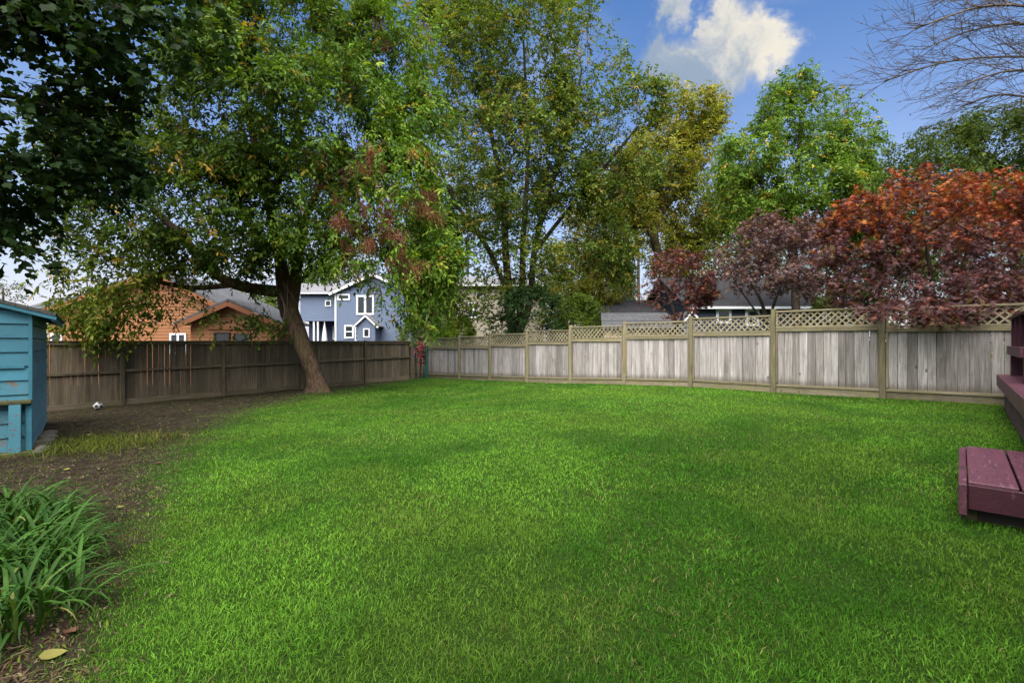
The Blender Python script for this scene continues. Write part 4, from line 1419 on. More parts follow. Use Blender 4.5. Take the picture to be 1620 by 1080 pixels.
tree('leaning_tree', 'large leaning tree with brown seed clusters standing before the dark fence',
     [[(508, 622, 15.6, .27), (502, 604, 15.6, .255), (490, 572, 15.6, .26), (476, 540, 15.6, .27), (459, 497, 15.6, .28), (451, 458, 15.6, .24), (445, 420, 15.6, .20), (437, 380, 15.6, .175), (426, 320, 15.5, .15), (412, 255, 15.3, .13), (392, 185, 15, .10), (380, 100, 14.8, .07)],
      [(460, 492, 15.6, .2), (467, 450, 15.5, .18), (472, 405, 15.4, .15), (480, 355, 15.2, .12), (505, 300, 14.8, .09), (550, 265, 14.4, .06)],
      [(449, 462, 15.6, .2), (412, 458, 15.1, .17), (372, 450, 14.6, .15), (327, 424, 14.1, .13), (290, 375, 13.6, .10), (240, 330, 13.2, .08)],
      [(426, 320, 15.5, .12), (465, 225, 15.6, .10), (520, 130, 15.5, .08), (570, 90, 15.4, .06), (620, 75, 15.3, .045)],
      [(470, 450, 15.4, .06), (530, 390, 14.6, .05), (590, 360, 14.0, .035)],
      [(372, 450, 14.6, .09), (300, 455, 13.8, .07), (230, 440, 13.2, .05)]],
     [(600, 300, 14.6, 110, 110, 2.2), (640, 400, 14.2, 85, 95, 1.8), (665, 480, 14.2, 38, 45, 1.0), (450, 190, 15.0, 190, 130, 3.4), (430, 30, 15.5, 220, 110, 3.4), (620, 60, 15.8, 90, 70, 1.5),
      (330, 330, 14.0, 130, 110, 2.6), (200, 440, 13.2, 105, 60, 1.6), (190, 500, 13.0, 75, 30, .8), (200, 250, 13.5, 110, 130, 2.4), (395, 505, 14.4, 35, 18, .5), (300, 505, 13.2, 38, 24, .6), (170, 512, 12.9, 70, 22, .6), (540, 330, 14.4, 100, 120, 1.8), (490, 330, 14.2, 80, 45, 1.0), (590, 430, 14.2, 45, 40, .9), (365, 370, 14.0, 60, 45, 1.0), (640, 190, 15.2, 65, 70, 1.4), (670, 300, 14.4, 40, 50, 1.0), (120, 330, 13.2, 80, 80, 1.4), (210, 365, 13.0, 110, 60, 1.8), (230, 480, 12.9, 70, 40, .9), (140, 480, 12.8, 65, 40, 1.2)],
     3800, .33, 2.4, .48, 144000, [((0.062, 0.128, 0.022), 4), ((0.092, 0.170, 0.030), 3), ((0.045, 0.095, 0.020), 3), ((0.14, 0.205, 0.040), 1.5)],
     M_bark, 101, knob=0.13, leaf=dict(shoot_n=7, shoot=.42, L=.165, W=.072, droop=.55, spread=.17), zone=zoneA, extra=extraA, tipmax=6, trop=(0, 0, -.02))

# --- B: broad-leaved tree overhanging the shed
tree('overhanging_maple', 'dark broad leaved maple reaching over the blue shed from the side', 
     [[(-640, 640, 5.2, .26), (-640, 500, 5.2, .22), (-600, 250, 5.4, .2), (-500, 120, 5.8, .15), (-330, 60, 6.2, .11), (-150, 40, 6.5, .085), (0, 25, 6.8, .06), (130, 20, 7.0, .035)],
      [(-600, 250, 5.4, .12), (-400, 230, 6.0, .09), (-200, 180, 6.5, .065), (0, 150, 7, .045), (130, 190, 7.2, .03)],
      [(-400, 230, 6.0, .07), (-220, 300, 6.4, .05), (-60, 330, 6.8, .035)],
      [(-150, 40, 6.5, .06), (60, -20, 6.4, .05), (230, 30, 6.6, .035)]],
     [(70, 60, 6.9, 170, 110, 1.3), (260, 40, 6.9, 120, 80, 1.0), (40, 220, 7.0, 150, 90, 1.2), (160, 260, 7.3, 60, 70, .7), (-20, 340, 7.0, 90, 70, .9), (50, 400, 7.2, 40, 35, .5), (-250, 150, 6.3, 170, 200, 1.3), (60, -130, 7.0, 250, 110, 1.5), ((-6.4, 0.6, 5.6), (2.4, 2.2, 1.2), None, 0, 0, 0, 42000), ((-8.6, 2.6, 5.2), (2.0, 2.0, 1.6), None, 0, 0, 0, 30000), ((-4.6, -1.2, 5.8), (1.8, 1.8, .9), None, 0, 0, 0, 22000)],  # last lobes lie out of view, added to shade the near bed
     2300, .2, 1.6, .30, 27000, [((0.019, 0.046, 0.016), 4), ((0.014, 0.035, 0.014), 4), ((0.028, 0.060, 0.019), 2)],
     M_bark_dark, 102, leaf=dict(shoot_n=5, shoot=.26, L=.105, W=.09, droop=.45, kind='maple', spread=.10, flat=.45), tipmax=6, r0=.0035, minr=.003, trop=(0, 0, -.03))

# --- C: tall multi-stemmed tree behind the corner
def zoneC(o, c, r):
    y = (r.random(len(o)) < 0.06)[:, None]
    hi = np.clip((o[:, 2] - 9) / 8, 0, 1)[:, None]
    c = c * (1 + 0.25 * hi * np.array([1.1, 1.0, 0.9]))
    return np.where(y, np.array([0.26, 0.19, 0.035]) * r.uniform(.6, 1.1, (len(o), 1)), c)


tree('tall_corner_tree', 'tall many stemmed tree rising behind the fence corner',
     [[(815, 600, 25, .30), (812, 540, 25, .27), (806, 470, 25, .22), (800, 400, 25, .19), (795, 300, 25, .15), (775, 200, 25, .11), (760, 100, 25, .07)],
      [(812, 545, 25, .22), (838, 480, 25.2, .18), (845, 400, 25.4, .16), (870, 300, 25.5, .12), (905, 200, 25.5, .08), (920, 110, 25.5, .05)],
      [(815, 550, 25, .2), (825, 470, 24.6, .17), (828, 370, 24.4, .14), (835, 250, 24.5, .1), (830, 100, 24.6, .06), (825, 20, 24.6, .04)],
      [(845, 400, 25.4, .12), (900, 330, 25.2, .10), (960, 260, 25, .08), (1010, 200, 24.8, .05)],
      [(806, 470, 25, .14), (770, 390, 24.6, .12), (720, 320, 24.4, .09), (690, 250, 24.2, .06)]],
     [(830, 40, 25, 130, 110, 3.5), (745, 130, 25, 100, 110, 3.2), (920, 170, 25, 90, 110, 3.0), (990, 170, 24.8, 50, 60, 1.8), (800, 260, 24.5, 120, 110, 3.6), (930, 310, 25, 70, 70, 2.2), (740, 320, 24.3, 80, 90, 2.6), (840, 390, 24.2, 90, 70, 2.2), (770, 440, 24, 60, 55, 1.8), (700, 420, 24, 40, 60, 1.5), (1040, 160, 24.8, 25, 40, 1.0), (690, 330, 24.2, 45, 80, 1.5), (760, 470, 23.6, 60, 40, 1.2), (720, 60, 25.2, 80, 90, 2.0), (685, 180, 24.6, 45, 80, 1.6), (1000, 265, 25, 55, 65, 1.8), (965, 385, 25, 50, 60, 1.6), (745, 485, 23.6, 40, 35, 1.0), (700, 470, 23.4, 35, 35, 1.0)],
     3300, .5, 3.2, .66, 100000, [((0.072, 0.125, 0.030), 4), ((0.105, 0.155, 0.040), 3), ((0.052, 0.092, 0.026), 3), ((0.155, 0.175, 0.045), 1.3)],
     M_bark_dark, 103, leaf=dict(shoot_n=7, shoot=.5, L=.185, W=.105, droop=.3, spread=.26), zone=zoneC, tipmax=4, r0=.0085, minr=.006)

# --- D: yellowing tree with twisting limbs
def zoneD(o, c, r):
    y = (r.random(len(o)) < 0.16)[:, None]
    return np.where(y, np.array([0.36, 0.27, 0.05]) * r.uniform(.6, 1.1, (len(o), 1)), c)


tree('yellowing_tree', 'yellow green tree with twisting grey limbs behind the fence',
     [[(1075, 560, 30, .34), (1060, 450, 30, .30), (1035, 380, 30, .25), (1048, 335, 30, .22), (1085, 290, 30, .15), (1110, 265, 30, .1), (1130, 240, 30, .07)],
      [(1048, 335, 30, .18), (1060, 290, 30, .14), (1075, 240, 30, .1), (1080, 190, 30, .06)],
      [(1035, 380, 30, .16), (1010, 330, 30, .13), (1000, 270, 30, .09)]],
     [(1085, 190, 30, 62, 50, 2.4), (1040, 270, 30, 80, 60, 2.8), (1110, 330, 30.5, 70, 60, 2.4), (1000, 360, 30, 65, 70, 2.4), (960, 420, 31, 50, 60, 2.0), (1120, 250, 29.5, 45, 40, 1.6), (930, 350, 31, 40, 60, 1.6), (1080, 420, 30, 60, 40, 1.8), (925, 470, 30, 40, 40, 1.6)],
     1500, .55, 3.2, .75, 70000, [((0.175, 0.205, 0.046), 3), ((0.235, 0.255, 0.056), 3), ((0.12, 0.16, 0.038), 2)],
     M_bark_grey, 104, leaf=dict(shoot_n=7, shoot=.55, L=.20, W=.11, droop=.3, spread=.26), zone=zoneD, tipmax=4, r0=.009, minr=.007)

# --- E: rounded bright green tree
tree('round_green_tree', 'round bright green leafy tree behind the maroon maples',
     [[(1262, 560, 22, .2), (1258, 450, 22, .17), (1255, 350, 22, .13), (1262, 270, 22, .09), (1265, 200, 22, .05)],
      [(1258, 400, 22, .1), (1220, 330, 21.6, .08), (1195, 270, 21.6, .05)],
      [(1258, 390, 22, .1), (1300, 320, 21.8, .08), (1325, 240, 21.8, .05)]],
     [(1250, 190, 22, 60, 62, 2.0), (1195, 250, 21.8, 62, 60, 2.2), (1330, 235, 22, 45, 75, 1.8), (1290, 250, 21.6, 60, 60, 1.6), (1150, 290, 22, 40, 45, 1.5), (1265, 310, 21.6, 105, 70, 2.6), (1180, 340, 22, 55, 55, 1.8), (1340, 330, 22.2, 50, 60, 1.8), (1240, 140, 22, 25, 25, .8), (1330, 160, 22, 30, 30, .9)],
     1500, .42, 2.6, .55, 62000, [((0.095, 0.180, 0.036), 4), ((0.13, 0.225, 0.046), 3), ((0.065, 0.135, 0.028), 3)],
     M_bark_dark, 105, leaf=dict(shoot_n=7, shoot=.42, L=.15, W=.085, droop=.5, spread=.18), tipmax=4, r0=.007, minr=.006,
     zone=lambda o, c, r: np.where((r.random(len(o)) < 0.04)[:, None], np.array([0.38, 0.30, 0.04]), c))

# --- F: dark drooping tree at the right
tree('dark_green_tree', 'dark green arching tree behind the large red maple',
     [[(1640, 560, 16.5, .2), (1630, 400, 16.5, .16), (1610, 320, 16.5, .12), (1580, 260, 16.4, .08), (1530, 230, 16.2, .05)]],
     [(1570, 240, 16.4, 110, 60, 2.0), (1470, 260, 16.2, 70, 50, 1.5), (1520, 310, 16.2, 110, 50, 1.7), (1640, 290, 16.8, 80, 90, 2.0), (1430, 310, 16.4, 45, 40, 1.2), (1590, 200, 16.4, 60, 30, 1.2), (1700, 200, 16.6, 80, 60, 1.5)],
     1200, .36, 2.4, .5, 52000, [((0.072, 0.118, 0.036), 4), ((0.095, 0.148, 0.044), 3), ((0.052, 0.09, 0.03), 3)],
     M_bark_dark, 106, leaf=dict(shoot_n=7, shoot=.38, L=.125, W=.058, droop=.55, spread=.18, mass=.35), tipmax=4, r0=.006, minr=.005)

# --- G: bare branches from the right
def bare_tree():
    r = random.Random(107)
    base = P(2010, 640, 13.5); base.z = gz(base.x, base.y)
    pos = []; par = []; giv = []
    def add(p, pa, rad):
        pos.append(np.array(p)); par.append(pa); giv.append(rad); return len(pos) - 1
    def path(pts, start, step=.16):
        pp, rr_ = resample([np.array(p) for p, _ in pts], [q for _, q in pts], step)
        ids = []; prev = start
        for p, q in zip(pp[0 if start < 0 else 1:], rr_[0 if start < 0 else 1:]):
            prev = add(p, prev, q); ids.append(prev)
        return ids
    W = lambda px, py, Y: np.array(P(px, py, Y) - base)
    trunk = path([(np.array([0, 0, -.3]), .27), (W(2000, 400, 13.5), .22), (W(1960, 230, 13.6), .18), (W(1900, 60, 13.7), .12), (W(1880, -120, 13.7), .06)], -1, .3)
    def nearest(p): return int(np.argmin([np.linalg.norm(q - p) for q in pos]))
    def sprout(ids, depth, length, rad):
        for k, i in enumerate(ids):
            if k < 2 or par[i] < 0: continue
            if r.random() > (.9 if depth == 0 else .62): continue
            d = pos[i] - pos[par[i]]; d = d / np.linalg.norm(d)
            side = np.array([r.gauss(0, .35), r.gauss(0, .75), r.gauss(-.12, .75)])
            v = d * .95 + side * .62; v = v / np.linalg.norm(v)
            n = max(3, int(length * r.uniform(.5, 1.2) * (1 - .35 * k / len(ids)) / .12))
            prev = i; p = pos[i].copy(); new = []
            q0 = min(rad, giv[i] * .7)
            for t in range(n):
                v = v + np.array([-.05 + r.gauss(0, .06), r.gauss(0, .06), r.gauss(.012, .07)]); v = v / np.linalg.norm(v)
                p = p + v * .12
                prev = add(p.copy(), prev, max(.0052, q0 * (1 - .8 * (t + 1) / n))); new.append(prev)
            if depth < 2 and len(pos) < 36000: sprout(new, depth + 1, length * .55, rad * .55)
    limbs = [[(1980, 320, 13.6), (1830, 110, 13.8), (1720, 55, 14), (1620, 38, 14.1), (1540, 48, 14.2), (1460, 78, 14.2)],
             [(1985, 330, 13.6), (1820, 150, 13.9), (1700, 100, 14.1), (1610, 90, 14.2), (1500, 98, 14.3), (1400, 128, 14.3)],
             [(1970, 280, 13.6), (1800, 50, 14), (1680, -15, 14.2), (1580, -22, 14.3), (1480, 0, 14.4)],
             [(1985, 330, 13.6), (1800, 190, 13.8), (1690, 125, 13.8), (1600, 112, 13.8), (1510, 140, 13.8)],
             [(1970, 280, 13.6), (1780, 80, 13.6), (1660, 20, 13.4), (1560, 10, 13.3), (1450, 45, 13.2)],
             [(1985, 340, 13.6), (1790, 230, 13.9), (1680, 170, 14.2), (1590, 150, 14.4), (1530, 165, 14.4)],
             [(1930, 130, 13.7), (1760, -40, 14.2), (1640, -70, 14.5), (1520, -60, 14.8)]]
    for L in limbs:
        st = nearest(W(*L[0]))
        pts = [(pos[st], .065)] + [(W(*q), .052 * (1 - (k + 1) / len(L)) + .008) for k, q in enumerate(L[1:])]
        ids = path(pts, st)
        sprout(ids[len(ids) // 4:], 0, 1.7, .016)
    root = empty('bare_tree', tuple(base), 0, 'leafless tree with long fine bare branches against the sky', 'tree')
    pa = np.array(par); po = np.array(pos); gi = np.array(giv)
    link('trunk', wood_mesh('trunk', po, pa, gi, M_bark_grey, 0.0, 0.0, 107), root)
    rr_ = np.random.default_rng(5)
    tips = np.setdiff1d(np.arange(len(po)), pa)
    me = leaf_mesh('dry_leaves', po[tips], norm(po[tips] - po[pa[tips]]), 700, [((0.07, 0.05, 0.03), 3), ((0.10, 0.065, 0.03), 1)], rr_, 2, .06, .05, .03, .6, 'quad', .02)
    o = link('dry_leaves', me, root, M_leaf); o['kind'] = 'stuff'


bare_tree()

# --- Japanese maples along the fence
PAL_M = [((0.112, 0.052, 0.054), 4), ((0.078, 0.038, 0.042), 4), ((0.165, 0.062, 0.046), 2), ((0.13, 0.085, 0.035), 1)]
tree('small_japanese_maple', 'small dusky red Japanese maple between the garage and lattice fence',
     [[(1075, 560, 16.5, .07), (1070, 520, 16.5, .06), (1062, 480, 16.5, .045), (1050, 450, 16.5, .03)], [(1070, 525, 16.5, .04), (1085, 480, 16.4, .035), (1095, 440, 16.4, .02)]],
     [(1068, 425, 16.5, 42, 36, .9), (1045, 465, 16.4, 45, 26, .9), (1098, 455, 16.5, 35, 32, .8), (1020, 470, 16.4, 22, 14, .4), (1070, 490, 16.2, 35, 16, .6)],
     480, .15, 1.2, .22, 7000, PAL_M + [((0.20, 0.055, 0.03), 2), ((0.20, 0.10, 0.03), 1)], M_bark_dark, 108, group='Japanese maples behind the lattice fence',
     leaf=dict(shoot_n=5, shoot=.22, L=.095, W=.026, droop=.4, kind='star', spread=.07, flat=.4), mat=M_leaf_red, r0=.004, minr=.003, tipmax=4)
tree('purple_japanese_maple', 'dull purple Japanese maple with visible dark stems before the dark house',
     [[(1215, 560, 14.2, .08), (1213, 520, 14.2, .07), (1205, 480, 14.2, .05), (1185, 440, 14.2, .035)], [(1213, 520, 14.2, .05), (1228, 470, 14.1, .04), (1250, 420, 14.1, .025)], [(1213, 520, 14.2, .04), (1190, 485, 14.0, .03), (1165, 450, 13.9, .02)]],
     [(1210, 375, 14.2, 50, 38, 1.0), (1180, 415, 14.1, 48, 38, 1.0), (1250, 405, 14.2, 50, 45, 1.0), (1215, 440, 14.0, 80, 28, 1.1), (1285, 440, 14.1, 28, 30, .6), (1215, 345, 14.2, 22, 14, .4), (1145, 400, 14.1, 20, 22, .4), (1270, 365, 14.2, 24, 24, .5), (1295, 475, 14.0, 25, 22, .5)],
     760, .15, 1.2, .22, 12500, [((0.150, 0.095, 0.092), 4), ((0.105, 0.066, 0.066), 4), ((0.19, 0.115, 0.10), 2), ((0.17, 0.10, 0.04), 1)], M_bark_dark, 109, group='Japanese maples behind the lattice fence',
     leaf=dict(shoot_n=5, shoot=.22, L=.092, W=.027, droop=.4, kind='star', spread=.08, flat=.4, mass=.35), mat=M_leaf_red, r0=.004, minr=.003, tipmax=4)


def zoneM3(o, c, r):
    z = o[:, 2]
    t = np.clip((z - 3.0) / 1.6, 0, 1) * np.clip(0.35 + 0.9 * fbm(o[:, 0] * 1.2 + 50, z * 1.5 + 20, 1.0, 3), 0, 1)
    hot = (r.random(len(o)) < t * 0.85)[:, None]
    h = np.where(r.random((len(o), 1)) < .5, np.array([0.32, 0.110, 0.020]), np.array([0.25, 0.060, 0.026]))
    return np.where(hot, h, c)


tree('large_japanese_maple', 'large fiery red and purple Japanese maple hanging over the lattice fence',
     [[(1490, 600, 10.8, .10), (1490, 540, 10.8, .09), (1480, 490, 10.7, .07), (1450, 440, 10.6, .05), (1410, 400, 10.5, .03)],
      [(1490, 545, 10.8, .07), (1510, 470, 10.9, .06), (1530, 400, 10.9, .04), (1540, 340, 10.9, .025)],
      [(1490, 545, 10.8, .06), (1560, 480, 10.9, .05), (1610, 430, 11, .03)],
      [(1480, 490, 10.7, .05), (1470, 420, 10.5, .04), (1460, 340, 10.4, .025)]],
     [(1470, 310, 10.6, 70, 38, 1.0), (1400, 340, 10.5, 75, 50, 1.1), (1540, 330, 10.8, 80, 50, 1.2), (1370, 400, 10.3, 65, 45, 1.0), (1480, 390, 10.4, 110, 45, 1.3), (1600, 390, 10.9, 80, 60, 1.3), (1420, 450, 10.0, 90, 35, 1.0), (1520, 460, 9.9, 100, 35, 1.0),
      (1610, 470, 10.4, 70, 35, 1.0), (1350, 455, 10.2, 45, 32, .8), (1440, 490, 9.3, 75, 18, .55), (1550, 490, 9.3, 80, 18, .6), (1490, 280, 10.6, 30, 20, .4), (1690, 400, 11, 80, 80, 1.2), (1320, 440, 10.4, 30, 28, .5), (1365, 305, 10.5, 30, 22, .5), (1435, 272, 10.5, 26, 18, .4), (1550, 288, 10.7, 34, 18, .5), (1600, 320, 10.8, 50, 40, .8), (1305, 405, 10.4, 26, 26, .5), (1390, 490, 9.2, 50, 12, .3, 1300), (1480, 492, 8.8, 60, 13, .3, 1500), (1570, 492, 8.7, 45, 13, .3, 1000)],
     1800, .15, 1.3, .23, 40000, PAL_M, M_bark_dark, 110, group='Japanese maples behind the lattice fence',
     leaf=dict(shoot_n=5, shoot=.22, L=.09, W=.026, droop=.4, kind='star', spread=.08, flat=.38, mass=.45), mat=M_leaf_red, r0=.004, minr=.003, tipmax=4, zone=zoneM3, trop=(0, 0, 0.0))


# ------------------------------------------------------------------ background trees and shrubs
def far_tree(name, label, px, Y, lobes, leaves, pal, seed, L=.28, trunk=.2, group='trees beyond the houses', bark=None, topx=None, top=None):
    lo = lobes
    topy = min(l[1] for l in lo)
    midy = sum(l[1] for l in lo) / len(lo)
    return tree(name, label, [[(px, 545 + 1500 / Y, Y, trunk), (px, (545 + midy) / 2, Y, trunk * .8), (px, midy, Y, trunk * .5), (px, topy + 5, Y, trunk * .2)]], lo, 420, .7 * Y / 35, 4.5, 1.1 * Y / 35, leaves, pal, bark or M_bark_grey, seed, group,
                leaf=dict(shoot_n=7, shoot=.8, L=L, W=L * .6, droop=.3, spread=.35), tipmax=4, r0=.012, minr=.012)


PAL_G = [((0.075, 0.125, 0.03), 3), ((0.10, 0.155, 0.036), 2), ((0.055, 0.095, 0.026), 2)]
PAL_Y = [((0.24, 0.25, 0.065), 3), ((0.18, 0.21, 0.06), 3), ((0.34, 0.28, 0.07), 1)]
PAL_P = [((0.13, 0.17, 0.07), 3), ((0.17, 0.20, 0.08), 2)]
far_tree('distant_tree', 'pale green tree rising behind the blue house roof', 590, 56, [(560, 420, 56, 60, 40, 4), (640, 400, 56, 60, 55, 4), (520, 430, 56, 40, 30, 3)], 9000, PAL_P, 201)
far_tree('distant_tree', 'yellow green tree filling the gap beside the tan house gable', 905, 36, [(905, 430, 36, 50, 60, 2.5), (940, 380, 36, 45, 70, 2.5), (890, 490, 36, 45, 35, 2)], 14000, PAL_Y, 202, .2)
far_tree('distant_tree', 'green tree standing behind the dark slate house', 1180, 34, [(1170, 390, 34, 80, 60, 3), (1110, 430, 34, 60, 45, 2.5), (1260, 400, 34, 80, 60, 3)], 14000, PAL_G, 203, .2)
far_tree('distant_tree', 'green tree between the round tree and large red maple', 1390, 26, [(1385, 340, 26, 55, 55, 2), (1420, 400, 26, 80, 70, 2.4), (1330, 410, 26, 50, 60, 2)], 16000, PAL_G, 204, .15)
far_tree('distant_tree', 'dark far tree beyond the grey house roof', 5, 60, [(5, 462, 60, 30, 16, 3), (-50, 450, 60, 50, 30, 3)], 3000, [((0.07, 0.09, 0.06), 1)], 205, .3)
far_tree('distant_tree', 'leafy tree beside the orange house end wall', 470, 46, [(470, 440, 46, 40, 30, 2.5), (420, 470, 46, 60, 30, 2.5), (340, 470, 46, 40, 20, 2)], 7000, PAL_G, 206, .25)
far_tree('distant_tree', 'green tree rising far right behind the red maple', 1610, 22, [(1590, 380, 22, 90, 70, 2), (1500, 400, 22, 80, 60, 2), (1680, 350, 22, 90, 120, 2)], 14000, PAL_G, 207, .15)
far_tree('distant_tree', 'broad green tree filling the view behind the cream house', 740, 52, [(700, 380, 52, 60, 60, 4), (770, 330, 52, 70, 90, 4), (840, 420, 52, 70, 70, 4)], 15000, PAL_G, 209, .3)
far_tree('distant_tree', 'yellow tinged tree behind the charcoal garage roof', 1010, 45, [(1000, 330, 45, 70, 90, 3.5), (1060, 400, 45, 60, 60, 3), (960, 430, 45, 50, 60, 3), (1110, 380, 45, 60, 60, 3)], 13000, PAL_Y, 211, .28)
far_tree('distant_tree', 'wide green tree past the deck end of the lattice fence', 2000, 20, [(1950, 380, 20, 150, 130, 3), (2150, 400, 20, 150, 120, 3)], 9000, PAL_G, 210, .2)
far_tree('distant_tree', 'light green tree by the cream house corner', 660, 40, [(668, 440, 40, 24, 50, 2), (640, 500, 40, 22, 26, 1.5)], 6000, PAL_P, 208, .2)


def spruce():
    r = np.random.default_rng(301)
    Y = 40
    b = Vector(P(985, 540, Y)); b.z = gz(b.x, b.y)
    top = P(988, 375, Y).z - b.z
    root = empty('spruce_tree', tuple(b), 0, 'pale drooping spruce tree beside the charcoal garage roof', 'tree')
    link('trunk', tube_mesh('trunk', [Vector((0, 0, 0)), Vector((0, 0, top * .5)), Vector((0, 0, top))], [.18, .1, .02], 8, M_bark_grey), root)
    org = []; dr = []
    for k in range(300):
        t = r.random() ** 0.8
        z = top * (0.08 + .9 * t); rad = 2.6 * (1 - t) + .15
        a = r.random() * 6.283
        for q in np.linspace(.15, 1, 8):
            org.append((math.cos(a) * rad * q, math.sin(a) * rad * q, z - .55 * rad * q * q * .6)); dr.append((math.cos(a), math.sin(a), -.5))
    me = leaf_mesh('crown', np.array(org), np.array(dr), 16000, [((0.10, 0.15, 0.085), 2), ((0.13, 0.18, 0.10), 1), ((0.075, 0.12, 0.07), 1)], r, 6, .4, .22, .05, .9, 'quad', .08)
    c = link('crown', me, root, M_leaf); c['kind'] = 'stuff'


spruce()


def shrub(name, label, px, py0, py1, Y, rx, n, pal, seed, shape='cone', L=.09, W=.035, group=None, depth=None, stems=3, up=1.0, droop=.1, cat='shrub', ground_z=None):
    """py0 top, py1 bottom; rx half width in px"""
    r = np.random.default_rng(seed)
    b = Vector(P(px, 540, Y)); b.z = gz(b.x, b.y)
    top = P(px, py0, Y).z - b.z
    bot = max(0.0, P(px, py1, Y).z - b.z)
    w = rx * Y / F; dp = depth or w
    root = empty(name, tuple(b), 0, label, cat, group)
    for k in range(stems):
        a = r.random() * 6.28
        pts = [Vector((math.cos(a) * w * .5 * q, math.sin(a) * dp * .5 * q, top * .8 * q + .0)) for q in (0, .4, .8)]
        link('stem', tube_mesh('stem', pts, [.03, .022, .01], 5, M_bark_dark), root)
    m = 900
    u = r.random(m); a = r.random(m) * 6.283; q = np.sqrt(r.random(m) * .75 + .25)
    z = bot + (top - bot) * u
    if shape == 'cone': prof = np.where(u < .15, .75 + u * 1.6, (1 - u) ** .75 * 1.1 + .03)
    else: prof = np.sqrt(np.clip(1 - (u * 1.02 - .12) ** 2 / .85, 0, 1))
    bump = 1 + .22 * np.sin(a * 3 + u * 9 + seed) + .15 * np.sin(a * 7 - u * 15)
    org = np.stack([np.cos(a) * prof * q * w * bump, np.sin(a) * prof * q * dp * bump, z], 1)
    dr = norm(np.stack([np.cos(a), np.sin(a), np.full(m, up)], 1))
    me = leaf_mesh('foliage', org, dr, n, pal, r, 6, .16 if L < .12 else .3, L, W, droop, 'quad', .05)
    c = link('foliage', me, root, M_leaf); c['kind'] = 'stuff'
    return root


PAL_A = [((0.085, 0.165, 0.022), 3), ((0.115, 0.21, 0.028), 2), ((0.055, 0.115, 0.02), 2)]
AG = 'arborvitae in front of the cream house'
for k, (px, top, rx) in enumerate(((690, 484, 10), (702, 477, 11), (714, 481, 10))):
    shrub('arborvitae', ('narrow green arborvitae at the cream house end of its row', 'tallest pointed arborvitae in the middle of its row', 'narrow green arborvitae next to the bright leafy bush')[k], px, top, 560, 33 - k * .4, rx, 9000, PAL_A, 310 + k, 'cone', .12, .04, AG, cat='shrub', up=2.0)
shrub('leafy_bush', 'bright yellow green leafy bush beside the arborvitae', 733, 503, 560, 30, 19, 6000, [((0.14, 0.23, 0.03), 2), ((0.10, 0.18, 0.025), 2)], 315, 'dome', .13, .07)
PAL_D = [((0.022, 0.052, 0.024), 3), ((0.032, 0.070, 0.030), 2), ((0.016, 0.038, 0.020), 2)]
shrub('evergreen_mound', 'wide dark evergreen mound at the foot of the tall corner tree', 838, 455, 555, 22.5, 64, 20000, PAL_D, 316, 'dome', .10, .05, depth=1.6, stems=5, droop=.35)
shrub('hedge_bush', 'green bush growing behind the stepped fence middle', 915, 470, 555, 23.5, 42, 11000, PAL_G, 317, 'dome', .12, .065, depth=1.2)
shrub('hedge_bush', 'dark bush behind the fence under the large red maple', 1345, 455, 545, 13.0, 60, 11000, [((0.05, 0.085, 0.022), 2), ((0.07, 0.07, 0.025), 1)], 318, 'dome', .09, .05, depth=.9)
shrub('hedge_bush', 'dark bush behind the fence next to the deck bench', 1540, 470, 545, 13.0, 90, 13000, PAL_D, 319, 'dome', .09, .05, depth=.9)
shrub('climbing_shrub', 'white flecked leafy shrub spilling over the fence corner', 655, 505, 548, 22.3, 26, 5000, [((0.12, 0.19, 0.05), 3), ((0.42, 0.45, 0.36), 2), ((0.08, 0.13, 0.03), 2)], 320, 'dome', .09, .05, depth=.5)


def pink_plant():
    r = np.random.default_rng(77)
    p = LF0 + LFD * 11.62 + Vector((0.05, 0.45))
    root = empty('pink_flower_plant', (p.x, p.y, gz(p.x, p.y)), 0, 'pink and crimson leafed plant in the gate gap', 'plant')
    for k in range(4):
        pts = [Vector((r.normal(0, .05), r.normal(0, .05), 0)), Vector((r.normal(0, .07), 0, .6)), Vector((r.normal(0, .12), 0, 1.25))]
        link('stem', tube_mesh('stem', pts, [.014, .011, .006], 5, M_bark_dark), root)
    org = np.stack([r.normal(0, .13, 300), r.normal(0, .10, 300), r.uniform(.75, 1.5, 300)], 1)
    c = link('foliage', leaf_mesh('foliage', org, norm(r.normal(0, 1, (300, 3))), 1500, [((0.42, 0.08, 0.14), 3), ((0.25, 0.03, 0.06), 2), ((0.06, 0.12, 0.03), 2)], r, 5, .14, .09, .05, .3), root, M_leaf)
    c['kind'] = 'stuff'


pink_plant()


# ------------------------------------------------------------------ daylilies in the bed
def strap(L, W, arch, twist, seed):
    r = random.Random(seed)
    n = 8
    V = []; T = []; 
    ang = R(82); x = z = 0.0
    for i in range(n + 1):
        t = i / n
        w = W * (0.55 + 1.4 * t if t < .3 else 1.0) * (1 - max(0, t - .55) / .45) ** .8 if t < 1 else 0.0005
        w = W * min(1, .5 + 1.6 * t) * (1 - max(0.0, (t - .5) / .5) ** 1.6) + .0006
        yo = twist * t * t
        nx_, nz_ = -math.sin(ang), math.cos(ang)
        V += [(x + nx_ * w * .18, yo - w / 2, z + nz_ * w * .18), (x, yo, z), (x + nx_ * w * .18, yo + w / 2, z + nz_ * w * .18)]
        x += math.cos(ang) * L / n; z += math.sin(ang) * L / n
        ang -= arch / n * (0.4 + 1.3 * t)
    Q = []
    for i in range(n):
        for s in range(2): Q.append((i * 3 + s, i * 3 + s + 1, i * 3 + s + 4, i * 3 + s + 3))
    return mesh_np('leaf', V, None, None, True, Q)


